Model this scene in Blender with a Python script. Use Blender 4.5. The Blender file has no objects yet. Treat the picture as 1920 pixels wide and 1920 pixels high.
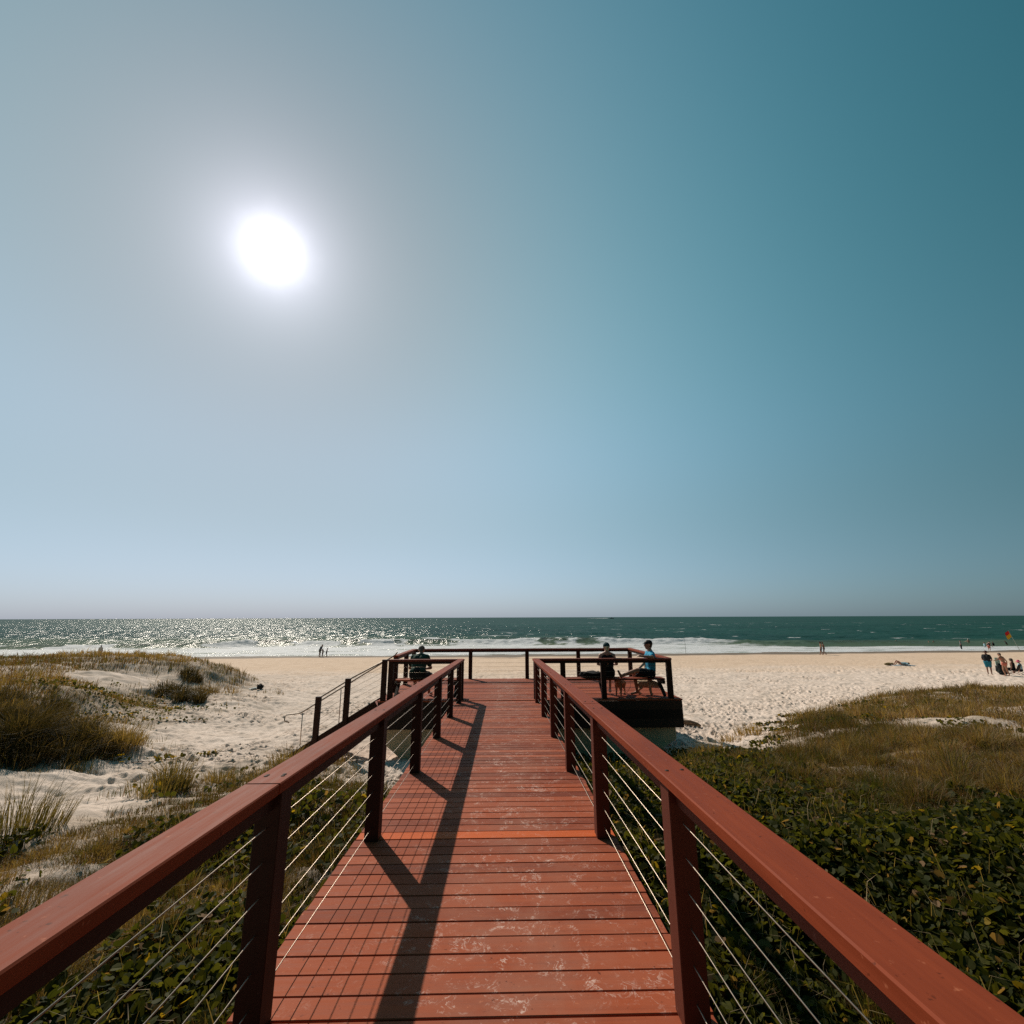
import bpy, bmesh, math, random
import numpy as np
from mathutils import Vector, Matrix
R = math.radians
random.seed(7)
rng = np.random.default_rng(7)
scene = bpy.context.scene
COL = scene.collection

# ------------------------------------------------------------------ camera
CZ = 5.35                                # eye height above the sea
PITCH, YAW, ROLL = 13.03, -1.11, -0.21
F = 853.0                                # focal length in photo pixels
CAM_M = Matrix.Rotation(R(YAW), 4, 'Z') @ Matrix.Rotation(R(90 + PITCH), 4, 'X') @ Matrix.Rotation(R(ROLL), 4, 'Z')
cam = bpy.data.cameras.new('camera')
cam.sensor_width = 36.0
cam.lens = 36.0 * F / 1920.0
cam.clip_start = 0.05
cam.clip_end = 60000
cam_o = bpy.data.objects.new('camera', cam)
cam_o.matrix_world = Matrix.Translation((0, 0, CZ)) @ CAM_M
COL.objects.link(cam_o)
scene.camera = cam_o
M3 = CAM_M.to_3x3()
M3n = np.array(M3)


def at(px, py, d):
    """world point seen at photo pixel px,py at forward depth d"""
    v = M3 @ Vector(((px - 960) / F * d, (960 - py) / F * d, -d))
    return Vector((v.x, v.y, v.z + CZ))


def hor(px):
    return 1158.3 - 0.0036 * (px - 960)


def at_h(px, py, h):
    """world point at photo pixel px,py lying h metres below the eye"""
    return at(px, py, 875.5 * h / (py - hor(px)))


# ------------------------------------------------------------------ object helpers
def link(o, parent=None):
    COL.objects.link(o)
    if parent is not None:
        o.parent = parent
    return o


def tag(o, label=None, cat=None, group=None, kind=None):
    if label: o['label'] = label
    if cat: o['category'] = cat
    if group: o['group'] = group
    if kind: o['kind'] = kind
    return o


def empty(name, loc=(0, 0, 0), rz=0.0):
    o = bpy.data.objects.new(name, None)
    o.location = loc
    o.rotation_euler = (0, 0, rz)
    o.empty_display_size = 0.2
    return link(o)


def obj(name, bm, m, parent=None, smooth=False):
    me = bpy.data.meshes.new(name)
    bmesh.ops.recalc_face_normals(bm, faces=bm.faces)
    bm.to_mesh(me)
    bm.free()
    if smooth:
        for p in me.polygons: p.use_smooth = True
    if m is not None: me.materials.append(m)
    o = bpy.data.objects.new(name, me)
    return link(o, parent)


def box(bm, c, s, rot=None, bev=0.0):
    """box of size s centred on c"""
    r = bmesh.ops.create_cube(bm, size=1.0)
    vs = r['verts']
    bmesh.ops.scale(bm, vec=Vector(s), verts=vs)
    if bev > 0:
        es = list({e for v in vs for e in v.link_edges})
        rb = bmesh.ops.bevel(bm, geom=es, offset=bev, segments=1, affect='EDGES', profile=0.5)
        vs = list({v for f in rb['faces'] for v in f.verts} | {v for v in vs if v.is_valid})
    if rot is not None:
        bmesh.ops.rotate(bm, cent=(0, 0, 0), matrix=rot, verts=vs)
    bmesh.ops.translate(bm, vec=Vector(c), verts=vs)
    return vs


def bar(bm, a, b, w, h, bev=0.0, up=Vector((0, 0, 1))):
    """rectangular bar from a to b, w wide across, h tall"""
    a, b = Vector(a), Vector(b)
    d = (b - a)
    L = d.length
    y = d.normalized()
    x = y.cross(up)
    if x.length < 1e-4: x = Vector((1, 0, 0))
    x.normalize()
    z = x.cross(y)
    m = Matrix((x, y, z)).transposed()
    return box(bm, (a + b) / 2, (w, L, h), m, bev)


def tube(bm, pts, r, n=6, caps=True):
    pts = [Vector(p) for p in pts]
    rs = r if isinstance(r, (list, tuple)) else [r] * len(pts)
    rings = []
    for i, p in enumerate(pts):
        t = (pts[min(i + 1, len(pts) - 1)] - pts[max(i - 1, 0)]).normalized()
        up = Vector((0, 0, 1)) if abs(t.z) < 0.9 else Vector((1, 0, 0))
        x = t.cross(up).normalized()
        y = x.cross(t)
        rings.append([bm.verts.new(p + (x * math.cos(2 * math.pi * k / n) + y * math.sin(2 * math.pi * k / n)) * rs[i]) for k in range(n)])
    for a, b in zip(rings[:-1], rings[1:]):
        for k in range(n):
            bm.faces.new((a[k], a[(k + 1) % n], b[(k + 1) % n], b[k]))
    if caps:
        bm.faces.new(rings[0][::-1])
        bm.faces.new(rings[-1])


def np_mesh(name, verts, faces4, m, cols=None, attrs=None, smooth=True, parent=None):
    """mesh from numpy arrays; faces4: (n,4) or (n,3)"""
    me = bpy.data.meshes.new(name)
    nv, nf, k = len(verts), len(faces4), faces4.shape[1]
    me.vertices.add(nv)
    me.vertices.foreach_set('co', np.ascontiguousarray(verts, np.float32).ravel())
    me.loops.add(nf * k)
    me.loops.foreach_set('vertex_index', np.ascontiguousarray(faces4, np.int32).ravel())
    me.polygons.add(nf)
    me.polygons.foreach_set('loop_start', np.arange(0, nf * k, k, dtype=np.int32))
    me.polygons.foreach_set('loop_total', np.full(nf, k, np.int32))
    me.polygons.foreach_set('use_smooth', np.full(nf, smooth, bool))
    me.update(calc_edges=True)
    if cols is not None:
        a = me.color_attributes.new('col', 'FLOAT_COLOR', 'POINT')
        c = np.ones((nv, 4), np.float32)
        c[:, :3] = cols
        a.data.foreach_set('color', c.ravel())
    for an, av in (attrs or {}).items():
        a = me.attributes.new(an, 'FLOAT', 'POINT')
        a.data.foreach_set('value', np.ascontiguousarray(av, np.float32))
    me.materials.append(m)
    o = bpy.data.objects.new(name, me)
    return link(o, parent)


# ------------------------------------------------------------------ numpy noise
def hash2(ix, iy, s=0):
    ix = ix.astype(np.int64); iy = iy.astype(np.int64)
    h = (ix * 374761393 + iy * 668265263 + s * 974634777) & 0x7fffffff
    h = ((h ^ (h >> 13)) * 1274126177) & 0x7fffffff
    h = ((h ^ (h >> 16)) * 1911520717) & 0x7fffffff
    return ((h ^ (h >> 15)) & 0xffff) / 65535.0


def vnoise(x, y, s=0):
    ix, iy = np.floor(x), np.floor(y)
    fx, fy = x - ix, y - iy
    fx = fx * fx * fx * (fx * (fx * 6 - 15) + 10); fy = fy * fy * fy * (fy * (fy * 6 - 15) + 10)
    a = hash2(ix, iy, s); b = hash2(ix + 1, iy, s); c = hash2(ix, iy + 1, s); d = hash2(ix + 1, iy + 1, s)
    return (a * (1 - fx) + b * fx) * (1 - fy) + (c * (1 - fx) + d * fx) * fy * 1.0


def fbm(x, y, o=4, s=0):
    t, a, n = 0.0, 0.5, 0.0
    for i in range(o):
        t = t + a * vnoise(x, y, s + i * 17); n += a
        x, y, a = x * 2.03 + 11.3, y * 2.03 - 7.7, a * 0.5
    return t / n


def sstep(a, b, x):
    t = np.clip((x - a) / (b - a), 0, 1)
    return t * t * (3 - 2 * t)


# ------------------------------------------------------------------ materials
def new_mat(name):
    m = bpy.data.materials.new(name)
    m.use_nodes = True
    nt = m.node_tree
    for n in list(nt.nodes): nt.nodes.remove(n)
    out = nt.nodes.new('ShaderNodeOutputMaterial')
    return m, nt, out


def N(nt, typ, **kw):
    n = nt.nodes.new(typ)
    for k, v in kw.items():
        if k in ('inp',):
            for kk, vv in v.items(): n.inputs[kk].default_value = vv
        else:
            setattr(n, k, v)
    return n


def L(nt, a, b): nt.links.new(a, b)


def ramp(nt, src, stops):
    r = N(nt, 'ShaderNodeValToRGB')
    while len(r.color_ramp.elements) < len(stops): r.color_ramp.elements.new(0.5)
    for e, (p, c) in zip(r.color_ramp.elements, stops):
        e.position = p
        e.color = (c[0], c[1], c[2], 1) if not isinstance(c, (int, float)) else (c, c, c, 1)
    L(nt, src, r.inputs[0])
    return r


def simple(name, c, rough=0.6, vary=0.15, scale=8.0, spec=0.5, metal=0.0, bump=0.0):
    """principled colour with gentle procedural variation"""
    m, nt, out = new_mat(name)
    p = N(nt, 'ShaderNodeBsdfPrincipled')
    p.inputs['Roughness'].default_value = rough
    p.inputs['Specular IOR Level'].default_value = spec
    p.inputs['Metallic'].default_value = metal
    tc = N(nt, 'ShaderNodeTexCoord')
    no = N(nt, 'ShaderNodeTexNoise', inp={'Scale': scale, 'Detail': 5.0})
    L(nt, tc.outputs['Object'], no.inputs['Vector'])
    lo = tuple(x * (1 - vary) for x in c); hi = tuple(min(1, x * (1 + vary)) for x in c)
    r = ramp(nt, no.outputs['Fac'], [(0.3, lo), (0.7, hi)])
    L(nt, r.outputs[0], p.inputs['Base Color'])
    if bump:
        b = N(nt, 'ShaderNodeBump', inp={'Strength': bump, 'Distance': 0.01})
        L(nt, no.outputs['Fac'], b.inputs['Height']); L(nt, b.outputs[0], p.inputs['Normal'])
    L(nt, p.outputs[0], out.inputs[0])
    return m


def wood(name, c, c2, rough=0.5, axis='Y', scuff=0.0, rnd=True, spec=0.5, scale=1.0, film=.45):
    """painted / stained timber with grain along an axis, worn flecks and salt scuffs"""
    m, nt, out = new_mat(name)
    p = N(nt, 'ShaderNodeBsdfPrincipled')
    p.inputs['Specular IOR Level'].default_value = spec
    tc = N(nt, 'ShaderNodeTexCoord')
    mp = N(nt, 'ShaderNodeMapping')
    s = {'X': (1.2, 22, 22), 'Y': (22, 1.2, 22), 'Z': (22, 22, 1.2)}[axis]
    mp.inputs['Scale'].default_value = tuple(k * scale for k in s)
    L(nt, tc.outputs['Object'], mp.inputs['Vector'])
    g = N(nt, 'ShaderNodeTexNoise', inp={'Scale': 1.6, 'Detail': 7.0, 'Roughness': 0.65})
    L(nt, mp.outputs[0], g.inputs['Vector'])
    big = N(nt, 'ShaderNodeTexNoise', inp={'Scale': 1.3, 'Detail': 4.0})
    L(nt, tc.outputs['Object'], big.inputs['Vector'])
    add = N(nt, 'ShaderNodeMath', operation='MULTIPLY_ADD', inp={1: 0.55})
    L(nt, g.outputs['Fac'], add.inputs[0])
    mul = N(nt, 'ShaderNodeMath', operation='MULTIPLY', inp={1: 0.45}); L(nt, big.outputs['Fac'], mul.inputs[0])
    L(nt, mul.outputs[0], add.inputs[2])
    src = add.outputs[0]
    if rnd:
        at_ = N(nt, 'ShaderNodeAttribute', attribute_name='rnd')
        a2 = N(nt, 'ShaderNodeMath', operation='MULTIPLY_ADD', inp={1: 0.46, 2: -0.23}); L(nt, at_.outputs['Fac'], a2.inputs[0])
        a3 = N(nt, 'ShaderNodeMath', operation='ADD'); L(nt, src, a3.inputs[0]); L(nt, a2.outputs[0], a3.inputs[1])
        src = a3.outputs[0]
    rp = ramp(nt, src, [(0.3, c), (0.68, c2)])
    colr = rp.outputs[0]
    if scuff > 0:
        n1 = N(nt, 'ShaderNodeTexNoise', inp={'Scale': 5.5, 'Detail': 6.0, 'Roughness': 0.7, 'Distortion': 1.2})
        L(nt, tc.outputs['Object'], n1.inputs['Vector'])
        n2 = N(nt, 'ShaderNodeTexNoise', inp={'Scale': 12.0, 'Detail': 5.0, 'Roughness': 0.65, 'Distortion': 1.6})
        ab_ = N(nt, 'ShaderNodeAttribute', attribute_name='rnd')
        of = N(nt, 'ShaderNodeMath', operation='MULTIPLY', inp={1: 37.0}); L(nt, ab_.outputs['Fac'], of.inputs[0])
        vo = N(nt, 'ShaderNodeVectorMath', operation='ADD'); L(nt, tc.outputs['Object'], vo.inputs[0]); L(nt, of.outputs[0], vo.inputs[1])
        L(nt, vo.outputs[0], n2.inputs['Vector'])
        t1 = ramp(nt, n1.outputs['Fac'], [(0.51, 0.0), (0.66, 1.0)])
        rd = N(nt, 'ShaderNodeMath', operation='SUBTRACT', inp={1: .5}); L(nt, n2.outputs['Fac'], rd.inputs[0])
        ra = N(nt, 'ShaderNodeMath', operation='ABSOLUTE'); L(nt, rd.outputs[0], ra.inputs[0])
        t2 = ramp(nt, ra.outputs[0], [(0.006, 1.0), (0.034, 0.0)])
        # traffic lane: dust lies along the middle of the walk (object X)
        sx = N(nt, 'ShaderNodeSeparateXYZ'); L(nt, tc.outputs['Object'], sx.inputs[0])
        ab = N(nt, 'ShaderNodeMath', operation='ADD', inp={1: -0.10}); L(nt, sx.outputs['X'], ab.inputs[0])
        sq = N(nt, 'ShaderNodeMath', operation='ABSOLUTE'); L(nt, ab.outputs[0], sq.inputs[0])
        ln = ramp(nt, sq.outputs[0], [(0.18, 1.0), (0.85, 0.18)])
        # straight foot-dust film
        n3 = N(nt, 'ShaderNodeTexNoise', inp={'Scale': 2.2, 'Detail': 6.0, 'Roughness': 0.7})
        L(nt, tc.outputs['Object'], n3.inputs['Vector'])
        t3 = ramp(nt, n3.outputs['Fac'], [(0.36, 0.0), (0.70, film)])
        film = N(nt, 'ShaderNodeMath', operation='MULTIPLY'); L(nt, t3.outputs[0], film.inputs[0]); L(nt, ln.outputs[0], film.inputs[1])
        mx0 = N(nt, 'ShaderNodeMixRGB'); L(nt, film.outputs[0], mx0.inputs[0]); L(nt, colr, mx0.inputs[1])
        mx0.inputs[2].default_value = (0.33, 0.17, 0.12, 1)
        mm = N(nt, 'ShaderNodeMath', operation='MULTIPLY'); L(nt, t1.outputs[0], mm.inputs[0]); L(nt, t2.outputs[0], mm.inputs[1])
        m2 = N(nt, 'ShaderNodeMath', operation='MULTIPLY'); L(nt, mm.outputs[0], m2.inputs[0]); L(nt, ln.outputs[0], m2.inputs[1])
        m3 = N(nt, 'ShaderNodeMath', operation='MULTIPLY', inp={1: scuff}); L(nt, m2.outputs[0], m3.inputs[0])
        mx = N(nt, 'ShaderNodeMixRGB'); L(nt, m3.outputs[0], mx.inputs[0]); L(nt, mx0.outputs[0], mx.inputs[1])
        mx.inputs[2].default_value = (0.70, 0.52, 0.44, 1)
        colr = mx.outputs[0]
    # small pale specks of salt and dark knots
    sk_ = N(nt, 'ShaderNodeTexNoise', inp={'Scale': 34.0, 'Detail': 3.0, 'Roughness': .6}); L(nt, tc.outputs['Object'], sk_.inputs['Vector'])
    sr_ = ramp(nt, sk_.outputs['Fac'], [(.24, .75), (.34, 0.0), (.66, 0.0), (.76, .5)])
    sc2 = ramp(nt, sk_.outputs['Fac'], [(.49, (c[0] * .25, c[1] * .3, c[2] * .4)), (.51, (min(1, c2[0] * 1.9), min(1, c2[1] * 3.2), min(1, c2[2] * 4.2)))])
    ms_ = N(nt, 'ShaderNodeMixRGB'); L(nt, sr_.outputs[0], ms_.inputs[0]); L(nt, colr, ms_.inputs[1]); L(nt, sc2.outputs[0], ms_.inputs[2])
    colr = ms_.outputs[0]
    L(nt, colr, p.inputs['Base Color'])
    rr = ramp(nt, g.outputs['Fac'], [(0.3, rough - 0.08), (0.7, rough + 0.1)])
    L(nt, rr.outputs[0], p.inputs['Roughness'])
    b = N(nt, 'ShaderNodeBump', inp={'Strength': 0.25, 'Distance': 0.004})
    L(nt, g.outputs['Fac'], b.inputs['Height']); L(nt, b.outputs[0], p.inputs['Normal'])
    L(nt, p.outputs[0], out.inputs[0])
    return m


M = {}
M['deck'] = wood('deck_timber', (0.165, 0.030, 0.012), (0.330, 0.072, 0.028), 0.7, 'X', scuff=1.0, spec=0.09)
M['deck_new'] = wood('new_deck_timber', (0.46, 0.085, 0.022), (0.56, 0.12, 0.035), 0.55, 'X', scuff=0.4, rnd=False, spec=0.05, film=.1)
M['rail'] = wood('rail_timber', (0.160, 0.028, 0.010), (0.265, 0.052, 0.020), 0.62, 'Y', rnd=False, spec=0.07)
M['railx'] = wood('cross_rail_timber', (0.150, 0.040, 0.026), (0.21, 0.058, 0.038), 0.6, 'X', rnd=False, spec=0.10)
M['post'] = wood('shaded_post_timber', (0.022, 0.010, 0.007), (0.046, 0.018, 0.012), 0.6, 'Z', rnd=False, spec=0.15)  # same red timber as the right posts, backlit shade put into its colour
M['post_lit'] = wood('lit_post_timber', (0.085, 0.021, 0.012), (0.130, 0.033, 0.019), 0.6, 'Z', rnd=False, spec=0.15)  # same timber again, lighter copy for the posts with sunlit faces
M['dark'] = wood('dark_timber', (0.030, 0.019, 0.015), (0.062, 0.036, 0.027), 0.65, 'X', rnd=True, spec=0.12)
M['steel'] = simple('stainless_steel', (0.36, 0.29, 0.23), 0.42, 0.15, 40, metal=1.0)
M['bolt'] = simple('bolt_steel', (0.06, 0.03, 0.022), 0.7, 0.2, 60, spec=.15)
M['concrete'] = simple('footing_concrete', (0.62, 0.47, 0.29), 0.85, 0.15, 3.5, spec=0.2, bump=0.3)
SKIN = simple('tanned_skin', (0.36, 0.17, 0.10), 0.5, 0.1, 12)
SKIN2 = simple('fair_skin', (0.48, 0.26, 0.18), 0.5, 0.1, 12)
SKIN3 = simple('brown_skin', (0.24, 0.11, 0.07), 0.5, 0.1, 12)


def cloth(name, c): return simple(name, c, 0.85, 0.18, 14, spec=0.2, bump=0.15)


# ------------------------------------------------------------------ people and animals: blended capsules -> one skin
def capsule(bm, a, ra, b, rb, n=10):
    """closed tapered capsule"""
    a, b = Vector(a), Vector(b)
    d = b - a
    if d.length < 1e-5: d = Vector((0, 0, 1e-3)); b = a + d
    t = d.normalized()
    up = Vector((0, 0, 1)) if abs(t.z) < 0.9 else Vector((1, 0, 0))
    x = t.cross(up).normalized(); y = x.cross(t)
    rings = []
    prof = []
    for k in range(1, 4): an = -math.pi / 2 + k * math.pi / 6; prof.append((a + t * ra * math.sin(an), ra * math.cos(an)))
    for k in range(0, 3): an = k * math.pi / 6; prof.append((b + t * rb * math.sin(an), rb * math.cos(an)))
    for c, r in prof:
        rings.append([bm.verts.new(c + (x * math.cos(2 * math.pi * k / n) + y * math.sin(2 * math.pi * k / n)) * r) for k in range(n)])
    v0 = bm.verts.new(a - t * ra); v1 = bm.verts.new(b + t * rb)
    for r0, r1 in zip(rings[:-1], rings[1:]):
        for k in range(n): bm.faces.new((r0[k], r0[(k + 1) % n], r1[(k + 1) % n], r1[k]))
    for k in range(n):
        bm.faces.new((v0, rings[0][(k + 1) % n], rings[0][k]))
        bm.faces.new((v1, rings[-1][k], rings[-1][(k + 1) % n]))


def skin(name, caps, m, voxel=0.014, parent=None, cut=None, smooth_it=3):
    """capsules fused by a voxel remesh into one continuous surface; cut = list of (point, normal): the side along normal goes"""
    bm = bmesh.new()
    for (a, ra, b, rb) in caps: capsule(bm, a, ra, b, rb)
    bmesh.ops.recalc_face_normals(bm, faces=bm.faces)
    me = bpy.data.meshes.new(name); bm.to_mesh(me); bm.free()
    tmp = bpy.data.objects.new('tmp', me); COL.objects.link(tmp)
    mod = tmp.modifiers.new('r', 'REMESH'); mod.mode = 'VOXEL'; mod.voxel_size = voxel; mod.use_smooth_shade = True
    if smooth_it:
        ms = tmp.modifiers.new('s', 'SMOOTH'); ms.factor = 0.5; ms.iterations = smooth_it
    dg = bpy.context.evaluated_depsgraph_get()
    me2 = bpy.data.meshes.new_from_object(tmp.evaluated_get(dg))
    bpy.data.objects.remove(tmp); bpy.data.meshes.remove(me)
    if cut:
        bm = bmesh.new(); bm.from_mesh(me2)
        for p, n in cut:
            bmesh.ops.bisect_plane(bm, geom=bm.verts[:] + bm.edges[:] + bm.faces[:], plane_co=p, plane_no=n, clear_outer=True)
            es = [e for e in bm.edges if e.is_boundary]
            if es: bmesh.ops.holes_fill(bm, edges=es)
        bm.to_mesh(me2); bm.free()
    me2.name = name
    me2.materials.clear(); me2.materials.append(m)
    for p in me2.polygons: p.use_smooth = True
    o = bpy.data.objects.new(name, me2)
    return link(o, parent)


def stand():
    return dict(hipL=(-.09, 0, .90), hipR=(.09, 0, .90), kneeL=(-.10, .02, .48), kneeR=(.10, .02, .48), ankL=(-.10, -.02, .08), ankR=(.10, -.02, .08),
                toeL=(-.12, .14, .035), toeR=(.12, .14, .035), waist=(0, 0, 1.06), chest=(0, .0, 1.27), shL=(-.175, 0, 1.40), shR=(.175, 0, 1.40),
                neck=(0, .0, 1.49), head=(0, .03, 1.63), elL=(-.24, -.02, 1.13), elR=(.24, -.02, 1.13), wrL=(-.25, .07, .89), wrR=(.25, .07, .89), face=(0, 1, -.1))


UP = ('waist', 'chest', 'shL', 'shR', 'neck', 'head', 'elL', 'elR', 'wrL', 'wrR')


def bend(J, ang, pivot=(0, 0, .93)):
    c, s = math.cos(ang), math.sin(ang)
    for k in UP:
        x, y, z = J[k]; y -= pivot[1]; z -= pivot[2]
        J[k] = (x, y * c + z * s + pivot[1], -y * s + z * c + pivot[2])
    x, y, z = J['face']; J['face'] = (x, y * c + z * s, -y * s + z * c)
    return J


def sit(drop=0.81):
    J = stand()
    for k in UP: x, y, z = J[k]; J[k] = (x, y, z - drop)
    J.update(hipL=(-.09, 0, .10), hipR=(.09, 0, .10), kneeL=(-.11, .43, .08), kneeR=(.11, .43, .08), ankL=(-.11, .42, -.37), ankR=(.11, .42, -.37),
             toeL=(-.12, .57, -.42), toeR=(.12, .57, -.42))
    return J


def V(p): return Vector(p)


def body_caps(J, fine=False, fat=1.0):
    g = {k: V(v) for k, v in J.items()}
    pel = (g['hipL'] + g['hipR']) / 2
    c = []
    c.append((g['hipL'], .105 * fat, g['hipR'], .105 * fat))
    for s in ('L', 'R'):
        sx = -1 if s == 'L' else 1
        w = g['waist'] + (g['sh' + s] - g['neck']).normalized() * .06
        c.append((g['hip' + s] + V((0, 0, .03)), .10 * fat, w, .092 * fat))
        c.append((w, .092 * fat, g['chest'] + (g['sh' + s] - g['chest']) * .45, .105 * fat))
        c.append((g['chest'] + (g['sh' + s] - g['chest']) * .45, .10 * fat, g['sh' + s], .066))
        c.append((g['neck'], .058, g['sh' + s], .06))
        c.append((g['sh' + s], .058, g['el' + s], .041))
        c.append((g['el' + s], .042, g['wr' + s], .028))
        hd = (g['wr' + s] - g['el' + s]).normalized()
        palm = g['wr' + s] + hd * .075
        c.append((g['wr' + s], .028, palm, .030))
        side = hd.cross(V((0, 1, 0.3)))
        if side.length < .1: side = hd.cross(V((1, 0, 0)))
        side.normalize()
        dn = hd.cross(side).normalized()
        if fine:
            for q, (off, ln) in enumerate(((-.03, .062), (-.010, .075), (.011, .070), (.030, .055))):
                b0 = palm + side * off; b1 = b0 + hd * ln * .55 + dn * .006; b2 = b1 + hd * ln * .4 + dn * .022
                c.append((b0, .0105, b1, .0095)); c.append((b1, .0095, b2, .008))
            b0 = g['wr' + s] + hd * .03 - side * .025
            c.append((b0, .013, b0 + hd * .045 - side * .03, .010)); c.append((b0 + hd * .045 - side * .03, .010, b0 + hd * .075 - side * .03 + dn * .01, .008))
        else:
            c.append((palm, .028, palm + hd * .07 + dn * .01, .016))
            c.append((g['wr' + s] + hd * .04, .016, g['wr' + s] + hd * .08 - side * .04, .011))
        c.append((g['hip' + s], .092 * fat, g['knee' + s], .060))
        kd = g['ank' + s] - g['knee' + s]
        c.append((g['knee' + s], .058, g['knee' + s] + kd * .3, .056))
        c.append((g['knee' + s] + kd * .3, .056, g['ank' + s], .036))
        c.append((g['ank' + s] - V((0, 0, .02)), .036, g['toe' + s], .028))
    c.append((g['waist'], .095 * fat, g['chest'], .105 * fat))
    f = V(J['face']).normalized()
    h = g['head']
    upv = (h - g['neck']).normalized()
    up2 = (upv - f * upv.dot(f)).normalized()
    c.append((g['neck'] - upv * .05, .060, h - upv * .05, .052))
    c.append((h + up2 * .025 - f * .02, .088, h + up2 * .02 + f * .018, .082))
    c.append((h + f * .025, .074, h - up2 * .075 + f * .045, .046))
    c.append((h + f * .085 + up2 * .015, .011, h + f * .108 - up2 * .02, .016))
    c.append((h + f * .085 - up2 * .055, .014, h + f * .085 - up2 * .056 + f * .002, .014))
    sd = f.cross(up2).normalized()
    for q in (-1, 1):
        c.append((h + sd * .085 * q + up2 * .012, .017, h + sd * .086 * q - up2 * .018, .012))
        c.append((h + sd * .033 * q + f * .068 + up2 * .022, .018, h + sd * .033 * q + f * .07 + up2 * .022, .018))
    return c


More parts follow.
